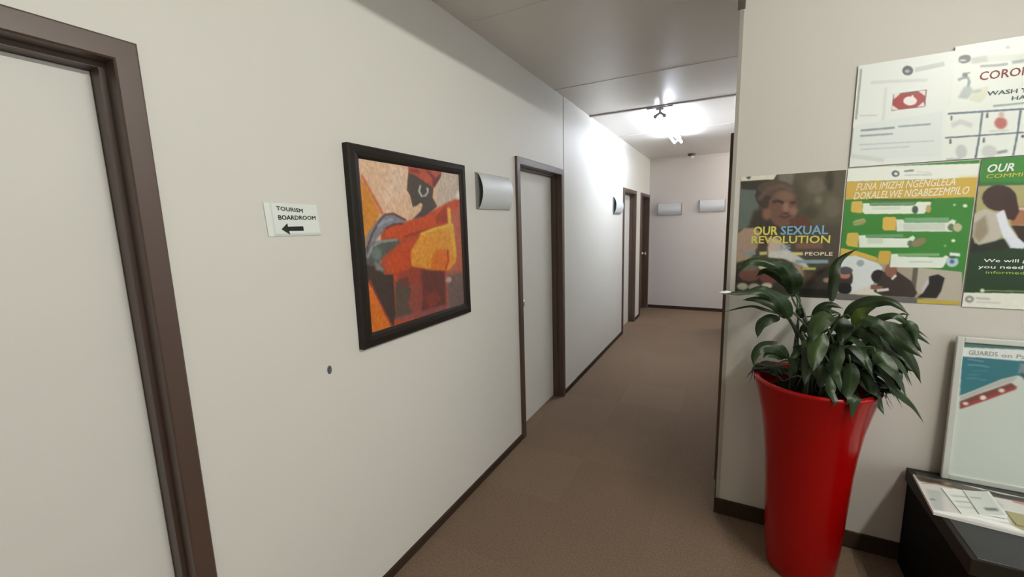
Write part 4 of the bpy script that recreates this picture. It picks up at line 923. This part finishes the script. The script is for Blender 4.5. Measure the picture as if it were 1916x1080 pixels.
# ------------------------------------------------------------------ wall lights (unlit)
def wall_light(p, horiz, label, length=0.375, hgt=0.205):
    """p centre on the wall; horiz 'y' on the left wall (faces +x), 'x' on the far wall (faces -y)."""
    r = thing('wall_light', label, 'wall light', p, 'curved metal wall lights along the corridor')
    def W(a, n, z):       # a along, n out of the wall, z up
        return Vector((p[0]+n, p[1]+a, p[2]+z)) if horiz == 'y' else Vector((p[0]+a, p[1]-n, p[2]+z))
    hl, hh = length/2, hgt/2
    bm = bmesh.new()
    def slab(a0, a1, n0, n1, z0, z1):
        vs = [bm.verts.new(W(a, n, z)) for a in (a0, a1) for n in (n0, n1) for z in (z0, z1)]
        for q in ((0, 1, 3, 2), (4, 6, 7, 5), (0, 4, 5, 1), (2, 3, 7, 6), (0, 2, 6, 4), (1, 5, 7, 3)): bm.faces.new([vs[i] for i in q])
    slab(-hl-0.012, hl+0.012, 0, 0.010, -hh, hh)
    b = link('back_plate', bm, M['silverdark'], r)
    bm = bmesh.new()
    n = 16; R = []
    for t in (0, 1):
        for i in range(n+1):
            a = i/n
            z = hh*0.98 - hgt*0.98*a
            d = 0.012 + 0.034*math.sin(math.pi*a)**0.7
            d -= 0.0018*t
            R.append((t, i, z, d))
    V = {}
    for t, i, z, d in R:
        for s in (-1, 1): V[(t, i, s)] = bm.verts.new(W(s*hl, d, z))
    for i in range(n):
        bm.faces.new((V[0, i, -1], V[0, i+1, -1], V[0, i+1, 1], V[0, i, 1]))
        bm.faces.new((V[1, i, -1], V[1, i, 1], V[1, i+1, 1], V[1, i+1, -1]))
        for s in (-1, 1): bm.faces.new((V[0, i, s], V[1, i, s], V[1, i+1, s], V[0, i+1, s]))
    for i in (0, n): bm.faces.new((V[0, i, -1], V[0, i, 1], V[1, i, 1], V[1, i, -1]))
    c = link('curved_cover', bm, M['silver'], r)
    smooth_by_angle(c)
    # lamp holder bar inside
    bm = bmesh.new()
    slab(-0.09, 0.09, 0.010, 0.03, -0.018, 0.018)
    link('lamp_holder', bm, M['fitting'], r)
    return r
wall_light((0, 2.262, 1.766), 'y', 'curved silver-grey wall light between the painting and the second door')
wall_light((0, 5.41, 1.772), 'y', 'small-looking curved grey wall light just before the third door')
wall_light((0.345, E, 1.762), 'x', 'left one of the two curved wall lights on the end wall')
wall_light((1.012, E, 1.790), 'x', 'right one of the two curved wall lights on the end wall')

# ------------------------------------------------------------------ ceiling lights
def tube_light(cx, y0, y1, tubemat, label, shadowy=False, spread=0.040, drop=0.080, group=None):
    r = thing('ceiling_light', label, 'ceiling light', (cx, y0, H), group)
    bm = bmesh.new()
    add_box(bm, cx-0.035, cx+0.035, y0-0.02, y1+0.02, H-0.035, H)
    bevel_all(bm, 0.004, 1)
    link('light_housing', bm, M['fitting'], r)
    bm = bmesh.new(); add_box(bm, cx-0.115, cx+0.115, y0-0.035, y0-0.020, H-0.020, H)
    link('end_plate', bm, M['fittingdark'], r)
    for yy in (y0, y1):
        bm = bmesh.new()
        tube(bm, [(cx, yy, H-0.03), (cx, yy, H-0.062)], 0.013, 10)
        for s in (-1, 1):
            tube(bm, [(cx, yy, H-0.055), (cx+s*spread, yy, H-drop)], [0.012, 0.013], 10)
            tube(bm, [(cx+s*spread, yy-0.012, H-drop-0.006), (cx+s*spread, yy+0.012, H-drop-0.006)], 0.017, 14)
        link('lamp_holder', bm, M['fittingdark'], r)
    for s in (-1, 1):
        bm = bmesh.new()
        tube(bm, [(cx+s*spread, y0+0.013, H-drop-0.006), (cx+s*spread, y1-0.013, H-drop-0.006)], 0.013, 14)
        link('fluorescent_tube', bm, tubemat, r, smooth=True)
    return r
tube_light(0.665, 4.30, 5.82, M['tubeh'], 'lit twin tube light on the corridor ceiling')
def batten(cx, y0, y1, tubemat, label):
    r = thing('ceiling_light', label, 'ceiling light', (cx, y0, H))
    bm = bmesh.new(); add_box(bm, cx-0.03, cx+0.03, y0, y1, H-0.022, H); bevel_all(bm, 0.003, 1)
    link('light_housing', bm, M['fitting'], r)
    bm = bmesh.new()
    tube(bm, [(cx, y0+0.02, H-0.040), (cx, y1-0.02, H-0.040)], 0.013, 14)
    link('fluorescent_tube', bm, tubemat, r, smooth=True)
    for yy in (y0+0.01, y1-0.01):
        bm = bmesh.new(); add_box(bm, cx-0.015, cx+0.015, yy-0.01, yy+0.01, H-0.056, H-0.018)
        link('lamp_holder', bm, M['fitting'], r)
    return r
batten(2.65, 0.25, 1.45, M['tubef'], 'slim tube light on the reception ceiling to the right of the view')
batten(2.2, -2.1, -0.90, M['tuber'], 'added fill tube light on the reception ceiling, unseen behind the camera')

batten(2.3, 6.75, 7.65, M['tubes'], 'added fill tube light, unseen in the added side passage')
# detector
r = thing('smoke_detector', 'small round dark ceiling detector above the end wall lights', 'detector', (0.69, 7.55, H))
bm = bmesh.new(); lathe(bm, [(0, H), (0.062, H), (0.060, H-0.02), (0.045, H-0.034), (0.0, H-0.036)], 0.69, 7.55, 32)
smooth_by_angle(link('detector_base', bm, M['detector'], r))
bm = bmesh.new(); lathe(bm, [(0, H-0.034), (0.034, H-0.034), (0.036, H-0.05), (0.026, H-0.068), (0.0, H-0.074)], 0.69, 7.55, 32)
smooth_by_angle(link('detector_lens', bm, M['lens'], r))

# ------------------------------------------------------------------ posters
def wall_print(name, rc, art, nx, ny, label, mats, texts=(), depth=0.0, gloss=False, noise=0.0, seed=1, thick=0.0014):
    x0, z1, x1, z0 = rc
    o = make_print(name, (x0, D-0.0004-depth, z1), (x1-x0, 0, 0), (0, 0, z0-z1), art, nx, ny, [M['printgloss' if gloss else 'print'], M['paperwhite']]+mats, texts, thick=thick, noise=noise, seed=seed)
    return tag(o, label, 'poster', 'posters on the reception wall')
def q(x0, y0, x1, y1, dy=0.0):
    return [(x0, y0), (x1, y0+dy), (x1, y1+dy), (x0, y1)]
wall_print('poster', (1.334, 1.762, 1.731, 1.199), ART_WOMAN, 150, 200,
    'dark poster reading OUR SEXUAL REVOLUTION with a smiling woman in a headwrap',
    [INK['yellow'], INK['blue'], INK['cream']],
    [('OUR', q(0.165, 0.418, 0.405, 0.487), 2, 0.06, 0), ('SEXUAL', q(0.44, 0.418, 0.885, 0.487), 3, 0.045, 0),
     ('REVOLUTION', q(0.148, 0.497, 0.91, 0.557), 2, 0.045, 0), ('IS', q(0.45, 0.570, 0.55, 0.604), 3, 0.03, 0),
     ('PEOPLE', q(0.69, 0.628, 0.945, 0.657), 4, 0.02, 0)], noise=0.08, seed=3)
wall_print('poster', (1.737, 1.765, 2.140, 1.196), ART_INFO, 180, 230,
    'green and gold poster listing four points above an office photo',
    [INK['cream'], INK['white']],
    [('FUNA IMIZHI NGENGLELA', q(0.085, 0.112, 0.85, 0.163, -0.004), 2, 0.03, 0.25), ('DOKALELWE NGABEZEMPILO', q(0.07, 0.176, 0.955, 0.228, -0.004), 2, 0.03, 0.25)], noise=0.03, seed=5, depth=0.0016)
wall_print('poster', (2.146, 1.768, 2.56, 1.190), ART_COMMIT, 170, 220,
    'green poster headed OUR COMMITMENT showing a person in a white shirt',
    [INK['white'], INK['gold'], INK['lime']],
    [('OUR', q(0.045, 0.040, 0.215, 0.090), 2, 0.04, 0.2), ('COMMITMENT', q(0.043, 0.103, 0.52, 0.128), 3, 0.01, 0.1),
     ('We will give you the', q(0.105, 0.665, 0.72, 0.692), 2, 0.03, 0), ('you need to make', q(0.075, 0.708, 0.66, 0.735), 2, 0.03, 0),
     ('informed choices', q(0.13, 0.745, 0.62, 0.765), 4, 0.01, 0)], noise=0.04, seed=6, depth=0.0032)
wall_print('poster', (1.740, 2.178, 2.030, 1.772), ART_NOTICE, 150, 190,
    'white notice with a small red and white hand picture, upper left of the posters', [], gloss=True, noise=0.0, depth=0.0048)
wall_print('poster', (2.030, 2.192, 2.450, 1.772), ART_CORONA, 190, 180,
    'white CORONAVIRUS hand washing poster with a tap and numbered boxes',
    [INK['darkred'], INK['slate'], INK['grey']],
    [('CORONAVIRUS', [(0.186, 0.250), (0.80, 0.262), (0.80, 0.330), (0.186, 0.322)], 2, 0.02, 0), ('WASH YOUR', [(0.25, 0.425), (0.64, 0.437), (0.64, 0.473), (0.25, 0.461)], 3, 0.04, 0),
     ('HANDS', [(0.41, 0.490), (0.62, 0.496), (0.62, 0.530), (0.41, 0.524)], 3, 0.04, 0)], gloss=True, depth=0.0048)

# ------------------------------------------------------------------ potted plant
PX, PY = 1.644, 2.072
plant = thing('potted_plant', 'leafy green plant in a tall glossy red tapered planter by the corridor corner', 'plant', (PX, PY, 0))
prof = [(0.0, 0.0), (0.122, 0.0), (0.127, 0.006), (0.132, 0.04), (0.141, 0.14), (0.147, 0.26), (0.152, 0.38), (0.158, 0.50), (0.167, 0.60), (0.180, 0.70), (0.198, 0.79), (0.213, 0.85), (0.219, 0.872),
        (0.2215, 0.880), (0.219, 0.887), (0.212, 0.889), (0.203, 0.887), (0.197, 0.879), (0.193, 0.866), (0.184, 0.83), (0.176, 0.80), (0.0, 0.80)]
bm = bmesh.new(); lathe(bm, prof, PX, PY, 96)
pot = link('planter', bm, M['red'], plant, smooth=True)
pot['label'] = 'tall glossy red planter with a rolled rim'
bm = bmesh.new()
rnd = random.Random(3)
NS = 48
rings = []
for i in range(9):
    rr = 0.176*i/8
    rings.append([bm.verts.new((PX+rr*math.cos(k*2*math.pi/NS), PY+rr*math.sin(k*2*math.pi/NS), 0.812+(rnd.uniform(-0.004, 0.008) if i < 8 else 0))) for k in range(NS)] if i else [bm.verts.new((PX, PY, 0.82))]*NS)
for i in range(8):
    for k in range(NS):
        u = []
        for v in (rings[i][k], rings[i][(k+1) % NS], rings[i+1][(k+1) % NS], rings[i+1][k]):
            if v not in u: u.append(v)
        if len(u) > 2: bm.faces.new(u)
link('soil', bm, M['soil'], plant)

def catmull(pts, n):
    pts = [Vector(p) for p in pts]
    P = [2*pts[0]-pts[1]] + pts + [2*pts[-1]-pts[-2]]
    out = []
    segs = len(pts)-1
    for k in range(n+1):
        t = k/n*segs; i = min(int(t), segs-1); u = t-i
        a, b, c, d = P[i], P[i+1], P[i+2], P[i+3]
        out.append(0.5*((2*b)+(c-a)*u+(2*a-5*b+4*c-d)*u*u+(3*b-a-3*c+d)*u**3))
    return out

lf = bmesh.new(); st = bmesh.new()
tone = lf.verts.layers.float.new('leaf_tone')
def leaf(pts, width, facing, cup=0.22, wav=0.0, tonev=0.0, rnd=rnd, limit=True):
    n = 18
    c = catmull(pts, n)
    m = 4
    rows = []
    ph = rnd.uniform(0, 6)
    for i, p in enumerate(c):
        t = i/n
        T = (c[min(i+1, n)]-c[max(i-1, 0)]).normalized()
        F = facing.copy()
        side = T.cross(F)
        if side.length < 0.15: side = T.cross(Vector((0.3, 0.2, 1)))
        side.normalize(); nor = side.cross(T).normalized()
        if nor.dot(facing) < 0: nor = -nor
        w = width/2*(math.sin(math.pi*min(1, (t*0.93+0.035)**0.72)))**0.8*(1-0.25*t)
        if t > 0.86: w *= max(0.05, (1-t)/0.14)**0.8
        row = []
        for j in range(-m, m+1):
            s = j/m
            off = side*(w*s) + nor*(-cup*w*abs(s)**1.3 + wav*w*math.sin(t*13+ph+(1.3 if s > 0 else 0))*abs(s))
            co = p+off
            if limit: co.y = min(co.y, D-0.008)
            if co.z < 0.90:                       # leaves hang over the rim, never through the pot
                dx, dy = co.x-PX, co.y-PY; dd = math.hypot(dx, dy)
                if dd > 0.165:
                    if dd < 0.230: co.x, co.y = PX+dx/dd*0.230, PY+dy/dd*0.230
                elif co.z < 0.825: co.z = 0.825
            v = lf.verts.new(co)
            v[tone] = max(0.0, tonev*(1-abs(t-0.3)*1.8)*(1-0.3*abs(s)))+0.10*max(0, 1-abs(s)*5)
            row.append(v)
        rows.append(row)
    for i in range(n):
        for j in range(2*m):
            lf.faces.new((rows[i][j], rows[i][j+1], rows[i+1][j+1], rows[i+1][j]))
    return c[0], (c[1]-c[0]).normalized()

def stalk(base, tdir):
    a = rnd.uniform(0, 6.28); rr = rnd.uniform(0.01, 0.09)
    s0 = Vector((PX+rr*math.cos(a), PY+rr*math.sin(a), 0.80))
    up = s0 + Vector((0, 0, 0.5*max(0.05, (base.z-0.80))))
    mid = base - tdir*0.06
    if base.z < 1.0: up = s0.lerp(base, 0.4) + Vector((0, 0, 0.10))
    pts = catmull([s0, up.lerp(mid, 0.35), mid.lerp(base, 0.5), base], 10)
    for p in pts: p.y = min(p.y, D-0.01)
    tube(st, pts, [0.0052-0.0022*k/10 for k in range(11)], 7, cap=True)

for k, (pts, w) in enumerate(LEAVES):
    facing = Vector((-0.28+rnd.uniform(-0.25, 0.25), -0.80, 0.50+rnd.uniform(-0.25, 0.3))).normalized()
    b, t = leaf(pts, w, facing, cup=rnd.uniform(0.12, 0.40), wav=rnd.uniform(0.08, 0.26), tonev=1.0 if k in (21,) else (0.12 if k in (32, 35) else 0.0))
    stalk(b, t)
# inner and rear leaves that fill the crown
for k in range(64):
    a = rnd.uniform(0, 6.28)
    lean = rnd.uniform(0.02, 0.17)
    dx, dy = math.cos(a)*lean, math.sin(a)*lean*0.8
    L = rnd.uniform(0.11, 0.17)
    hz = rnd.uniform(0.90, 1.09)-0.5*lean
    p0 = Vector((PX+0.03+dx, PY-0.02+dy, hz))
    if math.cos(a) < -0.1 and (k % 3 or math.sin(a) < 0): continue
    out = Vector((math.cos(a), math.sin(a)*0.9, 0))
    pts = [p0, p0+out*L*0.35+Vector((0, 0, 0.035)), p0+out*L*0.75+Vector((0, 0, 0.0)), p0+out*L+Vector((0, 0, -0.07))]
    pts = [Vector((p.x, min(p.y, D-0.03), p.z)) for p in pts]
    facing = (out*0.5+Vector((0, -0.1, 0.9))).normalized()
    b, t = leaf(pts, rnd.uniform(0.045, 0.075), facing, cup=0.25, wav=0.1)
    stalk(b, t)
fo = link('foliage', lf, M['leaf'], plant, smooth=True)
fo['label'] = 'drooping dark green pointed leaves'
so = link('stalks', st, M['stem'], plant, smooth=True)
# white end piece on the left-hand leaf
bm = bmesh.new()
a = Vector((1.268, 1.98, 1.2535))
base = Vector((1.315, 1.997, 1.2555))
ring = []
for i in range(9):
    t = i/8
    p = base.lerp(a, t); w = 0.0075*math.sin(math.pi*min(1, t*0.9+0.08))+0.0006
    ring.append([bm.verts.new(p+Vector((0, math.cos(x)*w*0.6, math.sin(x)*w))) for x in (0, 1.57, 3.14, 4.71)])
for i in range(8):
    for k in range(4): bm.faces.new((ring[i][k], ring[i][(k+1) % 4], ring[i+1][(k+1) % 4], ring[i+1][k]))
bm.faces.new(ring[0]); bm.faces.new(ring[-1][::-1])
fl = link('pale_leaf_tip', bm, M['leaftip'], plant, smooth=True)
fl['label'] = 'white tip on the leftmost leaf'

# ------------------------------------------------------------------ low table
TX0, TX1, TY0, TY1, TZ = 2.035, 3.05, 1.728, 2.292, 0.466
tb = thing('coffee_table', 'low black-brown table against the poster wall', 'table', (2.54, 2.0, 0))
bm = bmesh.new()
add_box(bm, TX0, TX1, TY0, TY1, TZ-0.062, TZ-0.002)
bevel_all(bm, 0.004, 2)
link('table_top', bm, M['tablerim'], tb)
bm = bmesh.new(); add_box(bm, TX0+0.018, TX1-0.018, TY0+0.006, TY1-0.03, TZ-0.004, TZ); bevel_all(bm, 0.0008, 1)
gl = link('top_inlay', bm, M['tabletop'], tb); gl['label'] = 'dark grey reflective inlay'
for x in (TX0+0.008, TX1-0.043):
    bm = bmesh.new(); add_box(bm, x, x+0.035, TY0+0.03, TY1-0.004, 0, TZ-0.062); bevel_all(bm, 0.002, 1)
    link('side_panel', bm, M['table'], tb)
bm = bmesh.new(); add_box(bm, TX0+0.043, TX1-0.043, TY0+0.05, TY1-0.01, 0.12, 0.15)
link('shelf', bm, M['table'], tb)

# leaning poster board
def board():
    foot, top, x0, x1 = Vector((0, 2.262, TZ)), Vector((0, 2.288, 1.071)), 2.1345, 2.70
    up = (top-foot).normalized(); Lh = (top-foot).length
    nrm = Vector((0, -up.z, up.y))          # towards the camera
    r = thing('poster_board', 'silver framed poster with a teal top, leaning on the wall from the low table', 'poster board', (2.417, 2.262, TZ))
    def P(x, s, n): return Vector((x, 0, 0)) + foot + up*s + nrm*n
    t = 0.016; fw = 0.022
    def bar(xa, xb, sa, sb):
        bm = bmesh.new()
        vs = [bm.verts.new(P(x, s, n)) for x in (xa, xb) for s in (sa, sb) for n in (0, t)]
        for qd in ((0, 1, 3, 2), (4, 6, 7, 5), (0, 4, 5, 1), (2, 3, 7, 6), (0, 2, 6, 4), (1, 5, 7, 3)): bm.faces.new([vs[i] for i in qd])
        bevel_all(bm, 0.003, 2)
        link('frame_bar', bm, M['aluframe'], r)
    # slightly raked left side: bottom sits a little further right
    bar(x0, x0+fw, 0, Lh); bar(x1-fw, x1, 0, Lh); bar(x0+fw, x1-fw, 0, fw); bar(x0+fw, x1-fw, Lh-fw, Lh)
    bx0, bz1, bx1, bz0 = 2.156, 1.051, 2.66, 0.486
    s1 = (bz1-TZ)/up.z; s0 = (bz0-TZ)/up.z
    texts = [('GUARDS', [(0.036, 0.058), (0.19, 0.056), (0.192, 0.088), (0.036, 0.092)], 2, 0.02, 0), ('on Patrol', [(0.212, 0.062), (0.42, 0.060), (0.42, 0.088), (0.212, 0.090)], 2, 0.02, 0)]
    make_print('printed_panel', P(bx0, s1, 0.006), Vector((bx1-bx0+0.02, 0, 0)), -up*(s1-s0), ART_BOARD, 160, 190, [M['print'], M['paperwhite'], INK['grey']], texts, thick=0.002, parent=r)
board()

# newspaper, leaflets and card on the table
def slab_print(name, O, U, V, art, nx, ny, thick, label, cat, mats=None, texts=(), curl=None):
    o = make_print(name, O, U, V, art, nx, ny, mats or [M['print'], M['paperedge']], texts, thick=thick, curl=curl)
    return tag(o, label, cat, 'leaflets on the newspaper' if cat == 'leaflet' else None)
ud = Vector((0.99686, -0.07917, 0)); vd = Vector((-0.07917, -0.99686, 0))
O = Vector((2.034, 2.213, TZ+0.0004))
slab_print('newspaper', O, ud*0.56, vd*0.274, ART_NEWS, 160, 90, 0.011, 'white newspaper with a dark header strip, spread on the low table by the board', 'newspaper')
LS = [(rect(-1, -1, 2, 2), (214, 222, 217), 0), (rect(0.1, 0.28, 0.6, 0.33), (168, 176, 172), 0.06), (rect(0.1, 0.50, 0.95, 0.54), (150, 158, 154), 0.05), (rect(0.05, 0.7, 0.6, 0.75), (176, 184, 180), 0.08), (rect(0.0, 0.0, 1, 0.12), (218, 224, 218), 0.02)]
slab_print('leaflet', (2.095, 2.130, TZ+0.0125), (0.125, 0.006, 0.0), (0.0, -0.165, 0), LS, 40, 50, 0.003, 'white folded leaflet lying on the newspaper, left one', 'leaflet', curl=lambda u, v: 0.006*math.sin(math.pi*u)**2)
LS2 = [(rect(-1, -1, 2, 2), (196, 204, 200), 0), (rect(0.1, 0.3, 0.5, 0.35), (140, 146, 144), 0.06), (rect(0.35, 0.72, 0.8, 0.82), (96, 102, 98), 0.08), (rect(0.9, 0, 1, 1), (222, 228, 224), 0.02)]
slab_print('leaflet', (2.155, 2.128, TZ+0.0225), (0.075, 0.010, 0), (-0.012, -0.155, 0), LS2, 40, 50, 0.003, 'white folded leaflet with a raised right edge beside the tan card', 'leaflet', curl=lambda u, v: 0.010*u*u)
bm = bmesh.new(); add_box(bm, 2.238, 2.40, 1.965, 2.045, TZ+0.0122, TZ+0.016)
bmesh.ops.rotate(bm, verts=bm.verts, cent=(2.32, 2.0, 0), matrix=Matrix.Rotation(-0.06, 3, 'Z'))
tag(link('card', bm, M['card'], loc=(2.32, 2.0, TZ+0.0122)), 'tan coloured card on the newspaper at the right edge of the view', 'card')
